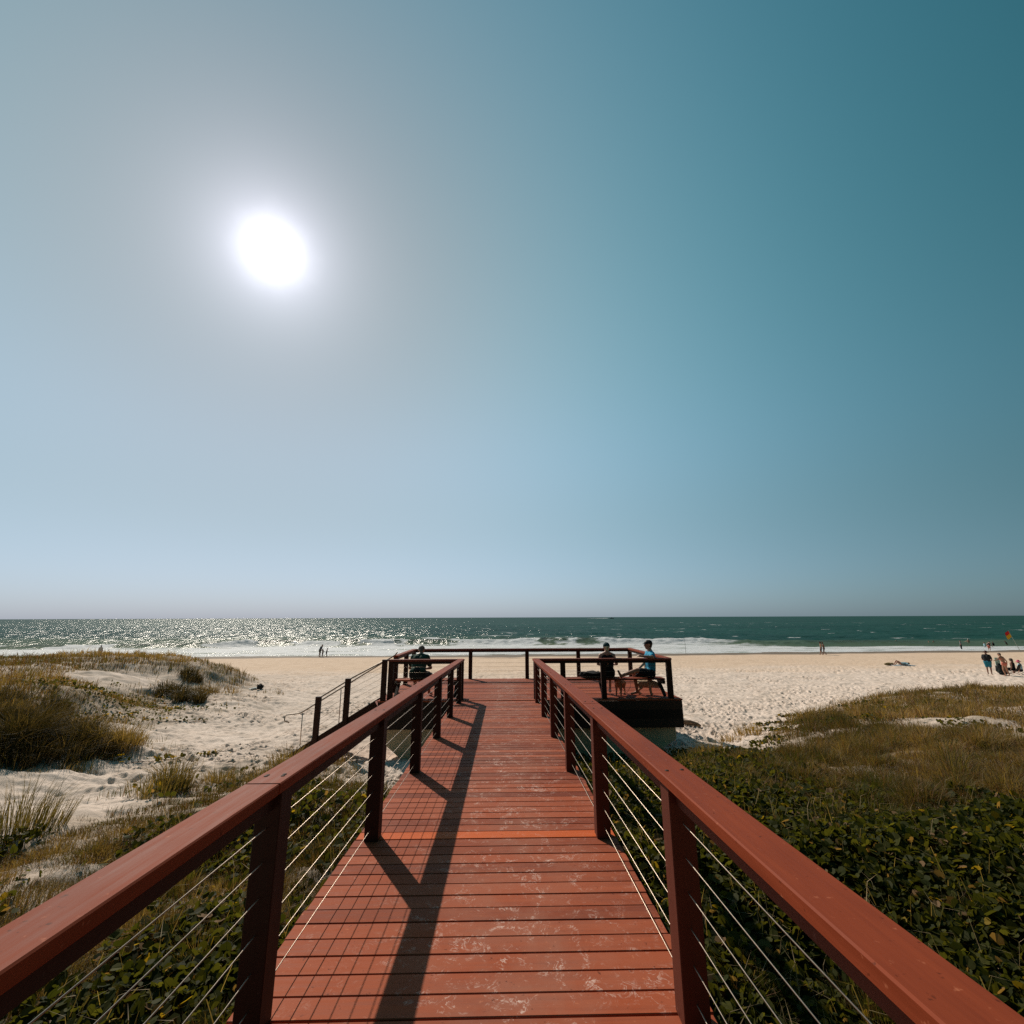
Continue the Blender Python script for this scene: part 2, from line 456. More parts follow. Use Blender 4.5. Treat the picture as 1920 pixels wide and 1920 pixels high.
def person(J, loc, rz, skin_m, label, group=None, height=1.75, parts=(), fine=False, voxel=None, fat=1.0, beneath=None):
    s = height / 1.75
    vx = voxel or (0.0125 if fine else 0.022)
    o = skin('person', body_caps(J, fine, fat), skin_m, vx)
    tag(o, label, 'person', group)
    g = {k: V(v) for k, v in J.items()}
    f = V(J['face']).normalized()
    h = g['head']; upv = (h - g['neck']).normalized(); up2 = (upv - f * upv.dot(f)).normalized(); sd = f.cross(up2).normalized()
    e = .016 if fine else .02
    for (kind, mat_) in parts:
        if kind in ('shirt', 'singlet'):
            c = []
            sl = kind == 'shirt'
            for q in ('L', 'R'):
                w = g['waist'] + (g['sh' + q] - g['neck']).normalized() * .065
                c.append((g['hip' + q] + V((0, 0, .06)), .105 * fat + e, w, .095 * fat + e))
                c.append((w, .095 * fat + e, g['chest'] + (g['sh' + q] - g['chest']) * .45, .107 * fat + e))
                c.append((g['chest'] + (g['sh' + q] - g['chest']) * .45, .10 * fat + e, g['chest'] + (g['sh' + q] - g['chest']) * (1.0 if sl else .55), (.066 if sl else .09) + e))
                if sl:
                    c.append((g['neck'] - upv * .05, .055 + e, g['sh' + q], .06 + e))
                    c.append((g['sh' + q], .062 + e, g['sh' + q] + (g['el' + q] - g['sh' + q]) * .62, .058 + e))
            so = skin(kind, c, mat_, vx, o, smooth_it=2)
        elif kind in ('shorts', 'trousers', 'bikini_bottom'):
            fr = {'shorts': .72, 'trousers': 1.75, 'bikini_bottom': .06}[kind]
            c = [(g['hipL'] + V((0, 0, .05)), .108 * fat + e, g['hipR'] + V((0, 0, .05)), .108 * fat + e), (g['hipL'], .107 * fat + e, g['hipR'], .107 * fat + e)]
            for q in ('L', 'R'):
                kp = g['hip' + q] + (g['knee' + q] - g['hip' + q]) * min(fr, 1)
                c.append((g['hip' + q], .1 * fat + e, kp, (.074 if fr > .2 else .095) + e))
                if fr > 1: c.append((kp, .07 + e, g['knee' + q] + (g['ank' + q] - g['knee' + q]) * (fr - 1), .055 + e))
            skin(kind, c, mat_, vx, o, smooth_it=2)
        elif kind == 'bikini_top':
            c = [(g['chest'] + V((-.09, .02, .02)), .108, g['chest'] + V((.09, .02, .02)), .108)]
            skin(kind, c, mat_, vx, o, smooth_it=1)
        elif kind == 'cap':
            c = [(h + up2 * .030 - f * .022, .096, h + up2 * .025 + f * .015, .091)]
            p0 = h + up2 * .03
            skin('cap', c, mat_, vx * .8, o, cut=[(p0, -up2)], smooth_it=1)
            bm = bmesh.new()
            a0 = h + up2 * .037 + f * .08
            for q in range(5):
                t = (q - 2) / 2
                bar(bm, a0 + sd * t * .055 - f * .02, a0 + sd * t * .05 + f * (.065 - .03 * t * t) - up2 * .012, .03, .006)
            obj('cap_brim', bm, mat_, o)
        elif kind == 'beanie':
            c = [(h + up2 * .035 - f * .025, .102, h + up2 * .03 + f * .015, .098)]
            skin('cap', c, mat_, vx * .8, o, cut=[(h + up2 * .015, -up2)], smooth_it=1)
        elif kind == 'sun_hat':
            c = [(h + up2 * .05, .1, h + up2 * .055, .1)]
            skin('hat_crown', c, mat_, vx * .8, o, cut=[(h + up2 * .04, -up2)], smooth_it=1)
            bm = bmesh.new()
            r0 = [bm.verts.new(h + up2 * .045 + (f * math.cos(t) + sd * math.sin(t)) * .095) for t in np.linspace(0, 2 * math.pi, 17)[:-1]]
            r1 = [bm.verts.new(h + up2 * -.005 + (f * math.cos(t) + sd * math.sin(t)) * .19) for t in np.linspace(0, 2 * math.pi, 17)[:-1]]
            r2 = [bm.verts.new(h + up2 * -.012 + (f * math.cos(t) + sd * math.sin(t)) * .19) for t in np.linspace(0, 2 * math.pi, 17)[:-1]]
            r3 = [bm.verts.new(h + up2 * .035 + (f * math.cos(t) + sd * math.sin(t)) * .095) for t in np.linspace(0, 2 * math.pi, 17)[:-1]]
            for a, b in ((r0, r1), (r1, r2), (r2, r3)):
                for k in range(16): bm.faces.new((a[k], a[(k + 1) % 16], b[(k + 1) % 16], b[k]))
            obj('hat_brim', bm, mat_, o, True)
        elif kind == 'hair':
            c = [(h + up2 * .03 - f * .028, .091, h + up2 * .04 + f * .015, .083), (h - f * .042, .078, h - f * .045 - up2 * .04, .055)]
            skin('hair', c, mat_, vx, o, smooth_it=1)
        elif kind == 'long_hair':
            c = [(h + up2 * .03 - f * .03, .1, h + up2 * .045 + f * .02, .086), (h - f * .05, .085, h - f * .06 - up2 * .16, .06), (h - f * .03, .09, h - f * .05 - up2 * .12, .075)]
            skin('hair', c, mat_, vx, o, smooth_it=1)
        elif kind == 'ponytail':
            c = [(h - f * .055 - up2 * .01, .078, h - f * .05 - up2 * .055, .058), (h - f * .125 - up2 * .005, .03, h - f * .13 - up2 * .10, .022), (h - f * .09, .03, h - f * .125 - up2 * .005, .028)]
            skin('hair', c, mat_, vx, o, smooth_it=1)
        elif kind == 'sunglasses':
            bm = bmesh.new()
            for q in (-1, 1):
                box(bm, h + sd * .034 * q + f * .094 + up2 * .02, (.05, .012, .036), Matrix((sd, f, up2)).transposed(), .004)
                bar(bm, h + sd * .062 * q + f * .09 + up2 * .025, h + sd * .088 * q - f * .0 + up2 * .02, .006, .008)
            bar(bm, h - sd * .015 + f * .1 + up2 * .026, h + sd * .015 + f * .1 + up2 * .026, .006, .006)
            obj('sunglasses', bm, mat_, o)
        elif kind == 'shoes':
            for q in ('L', 'R'):
                a = g['ank' + q]; t = g['toe' + q]
                skin('shoe', [(a - V((0, 0, .035)) - (t - a) * .12, .046, t, .040), (a, .046, a - V((0, 0, .03)), .05)], mat_, vx, o, smooth_it=1)
    o.location = loc
    o.rotation_euler = (0, 0, rz)
    o.scale = (s, s, s)
    return o

# ------------------------------------------------------------------ terrain function
def base_h(Y):
    """depth of the open beach below the eye"""
    return np.interp(Y, [-30, 2, 8, 12, 20, 36, 50, 63, 70, 82, 130, 400], [3.3, 3.3, 3.4, 3.5, 3.78, 4.42, 4.86, 5.20, 5.38, 5.75, 8.5, 20])


# (photo x, photo y, metres below the eye, grass, vine leaves): what grows where on the dunes
CTRL = [
    # left dune
    (100, 1592, 2.35, .85, .25), (150, 1568, 2.45, .85, .4), (250, 1528, 2.55, .9, .3), (30, 1592, 2.32, .8, .3), (150, 1530, 2.60, .0, .05), (210, 1500, 2.68, 0, .05), (60, 1530, 2.5, 0, 0), (10, 1560, 2.35, .1, 0), (20, 1490, 2.6, 0, 0), (200, 1460, 2.78, 0, 0), (60, 1455, 2.65, 0, 0), (262, 1462, 2.82, .0, 0), (90, 1556, 2.42, .1, .1), (100, 1482, 2.72, 0, 0), (100, 1432, 2.72, 0, 0), (240, 1440, 2.85, 0, .05),
    (322, 1480, 2.75, .75, .2), (420, 1468, 2.85, .8, .15), (540, 1440, 3.0, .7, .1), (600, 1560, 2.4, .85, .35), (500, 1560, 2.4, .9, .25), (640, 1490, 2.75, .7, .2), (380, 1545, 2.45, .85, .4),
    (760, 1470, 3.1, 0, 0), (690, 1440, 3.15, .3, 0), (720, 1450, 3.2, 0, 0), (420, 1425, 3.1, .05, 0), (520, 1390, 3.4, 0, 0),
    (60, 1418, 2.5, 1, 0), (10, 1405, 2.25, 1, 0), (60, 1345, 1.95, 1, .1), (0, 1310, 1.75, 1, .1), (130, 1370, 2.6, .9, 0), (0, 1245, 1.85, .9, .1), (100, 1232, 1.9, .9, 0), (200, 1228, 1.98, .9, 0),
    (280, 1232, 2.1, .9, 0), (340, 1243, 2.35, .85, 0), (385, 1258, 2.75, .8, .1), (410, 1290, 3.45, .5, .1), (425, 1310, 3.8, .1, 0), (300, 1290, 2.95, .25, .1), (250, 1268, 2.45, .1, 0), (200, 1262, 2.25, .3, 0), (360, 1300, 3.3, .6, 0),
    (330, 1335, 3.42, .05, .05), (430, 1370, 3.5, 0, 0), (250, 1330, 3.1, .6, .9), (150, 1298, 2.3, .8, .8), (205, 1308, 2.6, .7, 1), (280, 1318, 3.1, .4, .8), (110, 1290, 2.1, .8, .7), (230, 1345, 3.0, .5, .6), (240, 1405, 3.2, .1, 0), (190, 1400, 3.0, .4, 0), (330, 1400, 3.3, 0, 0), (100, 1270, 2.0, .9, .1), (40, 1280, 1.85, .9, .1),
    # right dune
    (1300, 1440, 2.85, .3, .6), (1240, 1500, 2.5, .3, .7), (1180, 1540, 2.15, .3, .8), (1400, 1570, 2.1, .25, 1), (1600, 1580, 1.9, .2, 1), (1800, 1575, 1.8, .2, 1), (1900, 1500, 1.75, .5, .9), (1500, 1520, 2.2, .3, 1), (1650, 1520, 2.0, .4, .9),
    (1500, 1440, 2.5, 1, .2), (1620, 1442, 2.25, 1, .15), (1780, 1460, 2.0, 1, .1), (1400, 1440, 2.75, .9, .35), (1560, 1410, 2.6, .95, .25), (1500, 1478, 2.35, .8, .6), (1640, 1490, 2.1, 1, .3), (1800, 1505, 1.9, .9, .4), (1800, 1400, 2.15, 1, .1), (1900, 1400, 1.95, 1, .1), (1700, 1345, 2.7, .9, .1), (1600, 1385, 2.7, .8, .2), (1500, 1392, 2.95, .9, .1),
    (1530, 1366, 3.2, .8, .2), (1600, 1352, 3.05, .9, .1), (1680, 1338, 2.95, .9, .1), (1770, 1318, 2.95, .9, .2), (1850, 1306, 2.95, .9, .2), (1905, 1299, 2.95, .9, .1), (1440, 1345, 3.68, 0, 0), (1490, 1333, 3.73, 0, 0), (1560, 1315, 3.86, 0, 0), (1640, 1302, 3.97, 0, 0), (1720, 1290, 4.1, 0, 0), (1800, 1280, 4.25, 0, 0), (1400, 1385, 3.42, 0, 0), (1470, 1372, 3.4, .1, .1), (1880, 1276, 4.3, .1, 0), (1905, 1325, 2.5, .4, .1), (1905, 1400, 2.0, .9, .1), (1735, 1354, 2.65, .0, .1), (1790, 1345, 2.6, .9, .3), (1845, 1378, 2.25, .05, .1), (1670, 1362, 2.65, .9, .3), (1780, 1385, 2.3, 1, .2), (1620, 1368, 2.8, .9, .3), (1560, 1375, 2.95, .9, .2), (1680, 1330, 2.95, .8, .6), (1600, 1360, 2.9, .8, .5), (1850, 1312, 2.8, .8, .5), (1440, 1410, 2.95, .7, .2),
    (1350, 1412, 3.2, .05, .0), (1380, 1418, 3.0, .2, .1), (1420, 1370, 3.5, .1, .0), (1300, 1400, 3.35, 0, 0),
]
# the same in world metres: (X, Y, height above open beach, grass, vine)
WCTRL = [(-1.5, 1, 1.05, .7, .5), (1.5, 1, 1.15, .5, 1), (4, 0, 1.6, .5, 1), (-4, 1, 1.1, .8, .4), (-12, 2, 1.2, .9, .3), (12, 2, 1.6, .9, .3), (0, -8, 1.2, .6, .5), (20, -8, 1.6, .9, .2), (-20, -8, 1.3, .9, .2), (0, -20, 1.2, .6, .4),
         (-30, 10, 1.8, 1, .1), (-45, 22, 2.2, 1, .1), (-34, 27, 2.3, .9, 0), (-60, 20, 2.0, 1, 0), (30, 12, 1.8, 1, .1), (45, 15, 1.6, 1, .1), (60, 12, 1.5, 1, .1), (35, 22, .9, .9, 0), (50, 24, .8, .8, 0), (20, 6, 1.7, 1, .1),
         (-.2, 5, .85, .5, .5), (-.2, 8, .35, .2, .3), (-.2, 11, .05, 0, 0), (0, 14, 0, 0, 0), (-3, 12.5, 0, 0, 0), (-5.5, 12.5, 0, 0, 0), (3, 12.4, .1, .2, .4), (2.6, 9.5, .3, .6, .9), (2.2, 11.2, .2, .5, .9), (3.4, 11.0, .2, .4, .8), (1.8, 10, .3, .5, .9), (4.5, 13, 0, 0, 0), (6, 14, 0, 0, 0), (3, 16, 0, 0, 0), (-3, 16, 0, 0, 0),
         (-8, 16, 0, 0, 0), (-7, 20, 0, 0, 0), (9, 17.5, 0, 0, 0), (12, 22, 0, 0, 0), (16, 25, 0, 0, 0), (20, 28, 0, 0, 0), (26, 30, 0, 0, 0), (33, 33, 0, 0, 0), (42, 34, 0, 0, 0), (-9, 25, 0, 0, 0), (-12, 29, 0, 0, 0), (-16, 33, 0, 0, 0), (-24, 36, 0, 0, 0), (-36, 38, 0, 0, 0), (-50, 38, 0, 0, 0)]
for x_ in range(-72, 73, 8):
    for y_ in range(44, 96, 8): WCTRL.append((x_, y_, 0, 0, 0))
for x_ in range(-8, 10, 4):
    for y_ in (20, 26, 32, 38): WCTRL.append((x_, y_, 0, 0, 0))
pts = []
for (px, py, h, gr, vi) in CTRL:
    p = at_h(px, py, h)
    pts.append((p.x, p.y, float(base_h(p.y)) - h, gr, vi))
pts = np.array(pts + [tuple(map(float, w)) for w in WCTRL])
GX, GY = np.arange(-90, 90.01, .4), np.arange(-24, 96.01, .4)
gx, gy = np.meshgrid(GX, GY, indexing='ij')
num = np.zeros(gx.shape + (3,)); den = np.zeros(gx.shape)
for q in pts:
    w = 1.0 / ((gx - q[0]) ** 2 + (gy - q[1]) ** 2 + .35) ** 1.9
    den += w
    num += w[..., None] * q[2:5]
FIELD = num / den[..., None]
for _ in range(3):                         # soften the field a little
    P = np.pad(FIELD, ((1, 1), (1, 1), (0, 0)), mode='edge')
    FIELD = (P[:-2, 1:-1] + P[2:, 1:-1] + P[1:-1, :-2] + P[1:-1, 2:] + 2 * P[1:-1, 1:-1]) / 6


def field(X, Y):
    fx = np.clip((X - GX[0]) / .4, 0, len(GX) - 1.001); fy = np.clip((Y - GY[0]) / .4, 0, len(GY) - 1.001)
    ix, iy = fx.astype(int), fy.astype(int)
    tx, ty = (fx - ix)[..., None], (fy - iy)[..., None]
    return (FIELD[ix, iy] * (1 - tx) + FIELD[ix + 1, iy] * tx) * (1 - ty) + (FIELD[ix, iy + 1] * (1 - tx) + FIELD[ix + 1, iy + 1] * tx) * ty


def dimples(X, Y, cell, rad, s, prob):
    """footprints: one soft round dent with a raised lip in most cells"""
    out = np.zeros_like(X)
    cx, cy = np.floor(X / cell), np.floor(Y / cell)
    for i in (-1, 0, 1):
        for j in (-1, 0, 1):
            kx, ky = cx + i, cy + j
            ox = (kx + .15 + .7 * hash2(kx, ky, s)) * cell; oy = (ky + .15 + .7 * hash2(kx, ky, s + 1)) * cell
            an = hash2(kx, ky, s + 4) * 6.283
            dx, dy = X - ox, Y - oy
            u = dx * np.cos(an) + dy * np.sin(an); v = (-dx * np.sin(an) + dy * np.cos(an)) * 1.7
            r = rad * (.7 + .6 * hash2(kx, ky, s + 2))
            q = (u * u + v * v) / (r * r)
            on = (hash2(kx, ky, s + 3) < prob)
            out += np.where(on, -np.exp(-q * 1.3) + .45 * np.exp(-(np.sqrt(q) - 1.35) ** 2 * 5), 0)
    return out


def ground(X, Y, detail=True):
    X = np.asarray(X, float); Y = np.asarray(Y, float)
    f = field(X, Y)
    dev, gr, vi = f[..., 0], f[..., 1], f[..., 2]
    Yb = Y - .06 * np.maximum(X, 0)
    z = CZ - base_h(Yb) + dev
    dune = np.clip(dev, 0, 1.2)
    z = z + (fbm(X / 2.3, Y / 2.3, 4, 3) - .5) * (.10 + .38 * np.minimum(dune, 1)) * sstep(72, 40, Y)
    if detail:
        dry = sstep(49, 36, Yb) * sstep(.95, .25, dev) * (Y > 6)
        tr = .25 + .75 * sstep(.35, .62, fbm(X / 3, Y / 3, 4, 9))
        z = z + dimples(X, Y, .36, .115, 21, .8) * .125 * dry * tr
        z = z + dimples(X + 31, Y + 17, .22, .075, 31, .6) * .075 * dry * tr
        z = z + (dimples(X, Y, .9, .20, 41, .8) * .035 + (fbm(X / 2.0, Y / .7, 3, 47) - .5) * .06) * sstep(63, 52, Yb) * sstep(.5, .1, dev)
        z = z + (fbm(X / .45, Y / .45, 4, 5) - .5) * .12 * dry
        # wind-blown ripples and lumps on the bare dune sand
        z = z + (fbm(X / 1.1, Y / .45, 4, 15) - .5) * .27 * sstep(.15, .6, dev) * (1 - .6 * gr)
    return z


def gz(x, y):
    return float(ground(np.array([x]), np.array([y]))[0])


def hit(px, py):
    """where the sight line through a photo pixel meets the sand"""
    a = at(px, py, 1.0) - Vector((0, 0, CZ))
    d = np.linspace(1.5, 90, 3000)
    z = CZ + a.z * d
    g = ground(a.x * d, a.y * d, False)
    k = int(np.argmax(z < g))
    return Vector((a.x * d[k], a.y * d[k], gz(a.x * d[k], a.y * d[k])))


# ------------------------------------------------------------------ boardwalk
SL = -0.0317
PZ = CZ - 2.045                            # platform deck level
YP = 12.30                                 # ramp meets platform
DL, DR = -1.225, 0.945


def rz_(Y): return CZ - 1.656 + SL * Y


def rnd_attr(o, vals_per_face):
    a = o.data.attributes.new('rnd', 'FLOAT', 'FACE')
    a.data.foreach_set('value', np.array(vals_per_face, np.float32))


def boards(name, lo, hi, y0, y1, zf, m, parent, pitch=.1405, gap=.008, th=.034, skip=None):
    """a deck of cross planks, each with its own width shift and tone"""
    bm = bmesh.new(); vals = []; y = y0; nb = 0
    while y + pitch < y1:
        yc = y + pitch / 2
        if not (skip and skip(yc)):
            n0 = len(bm.faces)
            sl = (zf(yc + .1) - zf(yc - .1)) / .2
            rot = Matrix.Rotation(math.atan(sl), 3, 'X')
            jit = random.uniform(-.004, .004)
            box(bm, ((lo + hi) / 2 + jit, yc, zf(yc) - th / 2 + random.uniform(-.0015, .0015)), (hi - lo + random.uniform(-.006, .006), pitch - gap + random.uniform(-.005, .002), th), rot, .003)
            v = random.random(); vals += [v] * (len(bm.faces) - n0)
        y += pitch; nb += 1
    me_o = obj(name, bm, m, parent)
    rnd_attr(me_o, vals[:len(me_o.data.polygons)] + [0.5] * max(0, len(me_o.data.polygons) - len(vals)))
    return me_o


walk = empty('boardwalk', (0, 0, 0))
tag(walk, 'red timber boardwalk of cross planks with worn pale scuffs leading down to the viewing platform', 'boardwalk')
YN = 4.44                                  # the bright replacement plank
ky = math.floor((YN + 3) / .1405)
ynew = -3 + (ky + .5) * .1405
boards('deck', DL, DR, -3, YP, rz_, M['deck'], walk, skip=lambda yc: abs(yc - ynew) < .05)
bm = bmesh.new()
box(bm, ((DL + DR) / 2, ynew, rz_(ynew) - .016), (DR - DL - .004, .135, .034), Matrix.Rotation(math.atan(SL), 3, 'X'), .003)
tag(obj('deck_plank', bm, M['deck_new'], walk), 'bright orange replacement plank')
for x in (DL + .12, (DL + DR) / 2, DR - .12):
    bm = bmesh.new()
    bar(bm, (x, -3, rz_(-3) - .135), (x, YP - .05, rz_(YP) - .135), .07, .19)
    obj('bearer', bm, M['dark'], walk)
for y in (.5, 3.4, 6.3, 9.1):
    for x in (DL + .22, DR - .22):
        bm = bmesh.new()
        box(bm, (x, y, rz_(y) - .23 - .9), (.14, .14, 1.8))
        obj('pile', bm, M['dark'], walk)

POSTY = [.56, 2.44, 4.33, 6.21, 8.10, 9.98, 11.86]


def dome(bm, c, r=.011):
    rr = bmesh.ops.create_uvsphere(bm, u_segments=8, v_segments=5, radius=r)
    bmesh.ops.scale(bm, vec=(1, 1, .45), verts=rr['verts'])
    bmesh.ops.translate(bm, vec=Vector(c), verts=rr['verts'])


def ramp_rail(xc, label, joint):
    t = empty('ramp_railing', (0, 0, 0)); tag(t, label, 'railing', 'railings of the boardwalk')
    for y in POSTY:
        bm = bmesh.new()
        zb, zt = rz_(y) - .0, rz_(y) + .947
        box(bm, (xc, y, (zb + zt) / 2), (.115, .12, zt - zb), None, .004)
        obj('post', bm, M['post'] if xc < 0 else M['post_lit'], t)  # left posts take the shade-darkened copy, right posts the lit one
    zr = 1.0
    ends = [-1.5, joint, 12.46]
    for a, b in zip(ends[:-1], ends[1:]):
        bm = bmesh.new()
        bar(bm, (xc, a + .0015, rz_(a) + zr - .024), (xc, b - .0015, rz_(b) + zr - .024), .158, .048, .005)
        r = obj('top_rail', bm, M['rail'], t)
        for y in POSTY + [joint + .12]:
            if a < y < b:
                for q in (-.036, .036):
                    bm = bmesh.new(); dome(bm, (xc + q + random.uniform(-.004, .004), y + random.uniform(-.012, .012), rz_(y) + zr)); obj('bolt', bm, M['bolt'], r)
    bm = bmesh.new()
    bar(bm, (xc, -1.5, rz_(-1.5) + .909), (xc, 12.36, rz_(12.36) + .909), .045, .082)
    obj('under_beam', bm, M['post'] if xc < 0 else M['post_lit'], t)  # same split into shaded and lit copy as the posts
    for k in range(6):
        h = .095 + .139 * k
        bm = bmesh.new()
        tube(bm, [(xc, -1.5, rz_(-1.5) + h), (xc, 5, rz_(5) + h + .002), (xc, 12.4, rz_(12.4) + h)], .0027, 6)
        obj('cable', bm, M['steel'], t, True)


ramp_rail(-1.088, 'left ramp railing of red timber and wire casting its shadow on the planks', 2.30)
ramp_rail(.838, 'right ramp railing of red timber and wire rising over the leafy vines', 4.62)

# ------------------------------------------------------------------ viewing platform
PXL, PXR, PYF, PYB = -3.18, 4.58, YP, 16.62
plat = empty('viewing_platform', (0, 0, 0))
tag(plat, 'timber viewing platform with dark boarded skirt standing over the sand', 'platform')
boards('deck', PXL, PXR, PYF + .003, PYB, lambda y: PZ, M['deck'], plat)
bm = bmesh.new(); vals = []
for k in range(3):
    z = PZ - .040 - .105 - .212 * k
    for (a, b) in (((PXL + .02, PYF + .02), (DL - .03, PYF + .02)), ((DR + .03, PYF + .02), (PXR - .02, PYF + .02)), ((PXR - .04, PYF + .045), (PXR - .04, PYB - .06)), ((PXL + .04, PYF + 1.3), (PXL + .04, PYB - .06)), ((PXL + .02, PYB - .04), (PXR - .02, PYB - .04)), ((DL, PYF + .3), (DR, PYF + .3))):
        n0 = len(bm.faces)
        bar(bm, (a[0], a[1], z), (b[0], b[1], z),   .034, .2108, .002)
        vals += [random.random()] * (len(bm.faces) - n0)
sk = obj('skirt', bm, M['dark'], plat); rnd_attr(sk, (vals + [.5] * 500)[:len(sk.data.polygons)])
for x in (-2.2, -.2, 1.6, 3.4):
    bm = bmesh.new(); bar(bm, (x, PYF + .2, PZ - .2), (x, PYB - .15, PZ - .2), .08, .3); obj('bearer', bm, M['dark'], plat)
foot = empty('concrete_footing', (0, 0, 0))
tag(foot, 'grey concrete cross beam with tapered ends under the platform', 'footing')
bm = bmesh.new()
zt = PZ - .672
prof = [(-3.1, zt), (4.40, zt), (4.40, zt - .30), (3.0, zt - 1.10), (-.55, zt - 1.10), (-2.55, zt - .72), (-3.1, zt - .27)]
fr = [bm.verts.new((x, PYF + .16, z)) for x, z in prof]; bk = [bm.verts.new((x, PYF + .95, z)) for x, z in prof]
bm.faces.new(fr); bm.faces.new(bk[::-1])
for k in range(len(prof)): bm.faces.new((fr[k], bk[k], bk[(k + 1) % len(prof)], fr[(k + 1) % len(prof)]))
bmesh.ops.bevel(bm, geom=bm.edges[:], offset=.012, segments=1, affect='EDGES')
obj('cross_beam', bm, M['concrete'], foot)
for x, y in ((-.2, PYF + .55), (2.2, PYF + .55)):
    bm = bmesh.new(); box(bm, (x, y, zt - 1.1 - .6), (.7, .5, 1.3)); obj('pier', bm, M['concrete'], foot)

CP = [.12 + .135 * k for k in range(6)]


def flat_rail(name_label, a, b, posts, group='railings round the viewing platform', beam=.066, wide=.15, m=None, overa=0, overb=0, cables=True):
    """level railing between two plan points with posts at plan points"""
    t = empty('platform_railing', (0, 0, 0)); tag(t, name_label, 'railing', group)
    a, b = Vector((a[0], a[1], 0)), Vector((b[0], b[1], 0)); d = (b - a).normalized()
    A, B = a - d * overa, b + d * overb
    zt_ = PZ + .988
    along_x = abs(d.x) > abs(d.y)
    bm = bmesh.new(); bar(bm, (A.x, A.y, zt_ - .024), (B.x, B.y, zt_ - .024), wide, .048, .005)
    r = obj('top_rail', bm, M['railx'] if along_x else M['rail'], t)
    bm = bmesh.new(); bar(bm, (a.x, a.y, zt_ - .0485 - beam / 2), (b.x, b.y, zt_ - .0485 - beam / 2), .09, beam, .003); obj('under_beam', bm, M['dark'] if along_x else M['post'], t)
    for (x, y) in posts:
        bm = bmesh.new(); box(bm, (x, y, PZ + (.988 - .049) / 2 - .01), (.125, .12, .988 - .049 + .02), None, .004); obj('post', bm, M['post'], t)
        for q in (-.03, .03):
            bm = bmesh.new(); dome(bm, (x + (0 if along_x else q), y + (q if along_x else 0), zt_)); obj('bolt', bm, M['bolt'], r)
    if cables:
        for h in CP:
            bm = bmesh.new(); tube(bm, [(a.x, a.y, PZ + h), (b.x, b.y, PZ + h)], .0027, 6); obj('cable', bm, M['steel'], t, True)
    return t


YR, YB_ = 12.45, 16.47
XL, XR = -2.90, 4.33
flat_rail('short railing behind the bench of the man in green, left of the ramp', (-1.16, YR), (XL, YR), [(-1.09, YR + .02), (XL, YR)], overa=.0, overb=.07)
flat_rail('railing behind the bench of the seated couple, right of the ramp', (.92, YR), (XR, YR), [(.85, YR + .02), (1.55, YR), (2.60, YR - .02), (XR, YR)], overa=.0, overb=.07)
flat_rail('long seaward railing along the far edge of the platform', (-3.08, YB_), (4.40, YB_), [(-3.08, YB_), (-1.13, YB_), (.82, YB_), (2.60, YB_), (4.40, YB_)], overa=.07, overb=.07)
flat_rail('railing along the right hand end of the platform', (4.36, YR + .07), (4.40, YB_ - .08), [(4.38, 14.5)])
flat_rail('railing along the left hand end of the platform beyond the stairs', (-3.08, 13.75), (-3.08, YB_ - .08), [(-3.08, 13.75), (-3.08, 15.2)], overa=.06)

# benches hang off the railing posts
def bench(x0, x1, xs, label):
    t = empty('bench', (0, 0, 0)); tag(t, label, 'bench', 'benches on the platform')
    bm = bmesh.new(); vals = []
    for k in range(3):
        n0 = len(bm.faces); bar(bm, (x0, YR + .20 + .142 * k, PZ + .445), (x1, YR + .20 + .142 * k, PZ + .445), .135, .04, .004)
        vals += [random.random()] * (len(bm.faces) - n0)
    s = obj('seat', bm, M['deck'], t); rnd_attr(s, (vals + [.5] * 99)[:len(s.data.polygons)])
    for x in xs:
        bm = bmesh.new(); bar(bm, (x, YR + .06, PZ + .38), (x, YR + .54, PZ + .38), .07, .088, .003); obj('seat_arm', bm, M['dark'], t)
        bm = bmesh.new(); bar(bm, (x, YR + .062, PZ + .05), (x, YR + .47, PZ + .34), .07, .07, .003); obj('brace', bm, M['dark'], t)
    return t


bench(.93, 4.26, (1.55, 2.60, 4.2), 'long timber bench where the couple sit, fixed to the railing posts')
bench(-2.82, -1.17, (-2.78, -1.25), 'short timber bench where the man in green sits')

# ------------------------------------------------------------------ stairs down to the sand
st = empty('staircase', (0, 0, 0)); tag(st, 'timber stairs with wire balustrade going down to the sand from the platform left side', 'stairs')
SS = .605
SX0, SX1 = -3.2, -5.75
YA, YC = 12.40, 13.55


def sz(x): return PZ + .0 - SS * (SX0 - x)


for y in (YA, YC):
    bm = bmesh.new(); bar(bm, (SX0, y, sz(SX0) - .13), (SX1, y, sz(SX1) - .13), .05, .27, .004); obj('stringer', bm, M['post'], st)
n = 9
for k in range(n):
    x = SX0 - (k + .6) * (SX0 - SX1) / n
    bm = bmesh.new(); box(bm, (x, (YA + YC) / 2, sz(x) - .10), (.26, YC - YA - .056, .04), None, .004); o_ = obj('tread', bm, M['deck'], st)
SP = [(-3.06, PZ - .05, PZ + .99), (-3.97, None, None), (-4.68, None, None)]
tops = []
for i, (x, a, b) in enumerate(SP):
    zb = sz(x) - .08 if a is None else a
    zt2 = sz(x) + 1.0 if b is None else b
    bm = bmesh.new(); box(bm, (x, YA - .01, (zb + zt2) / 2), (.12, .12, zt2 - zb), None, .004); obj('post', bm, M['post'], st)
    tops.append((x, zt2))
for k in range(6):
    h = .10 + .14 * k
    bm = bmesh.new(); tube(bm, [(x, YA, (zt2 - .95 + h)) for x, zt2 in tops], .0035, 6); obj('cable', bm, M['steel'], st, True)
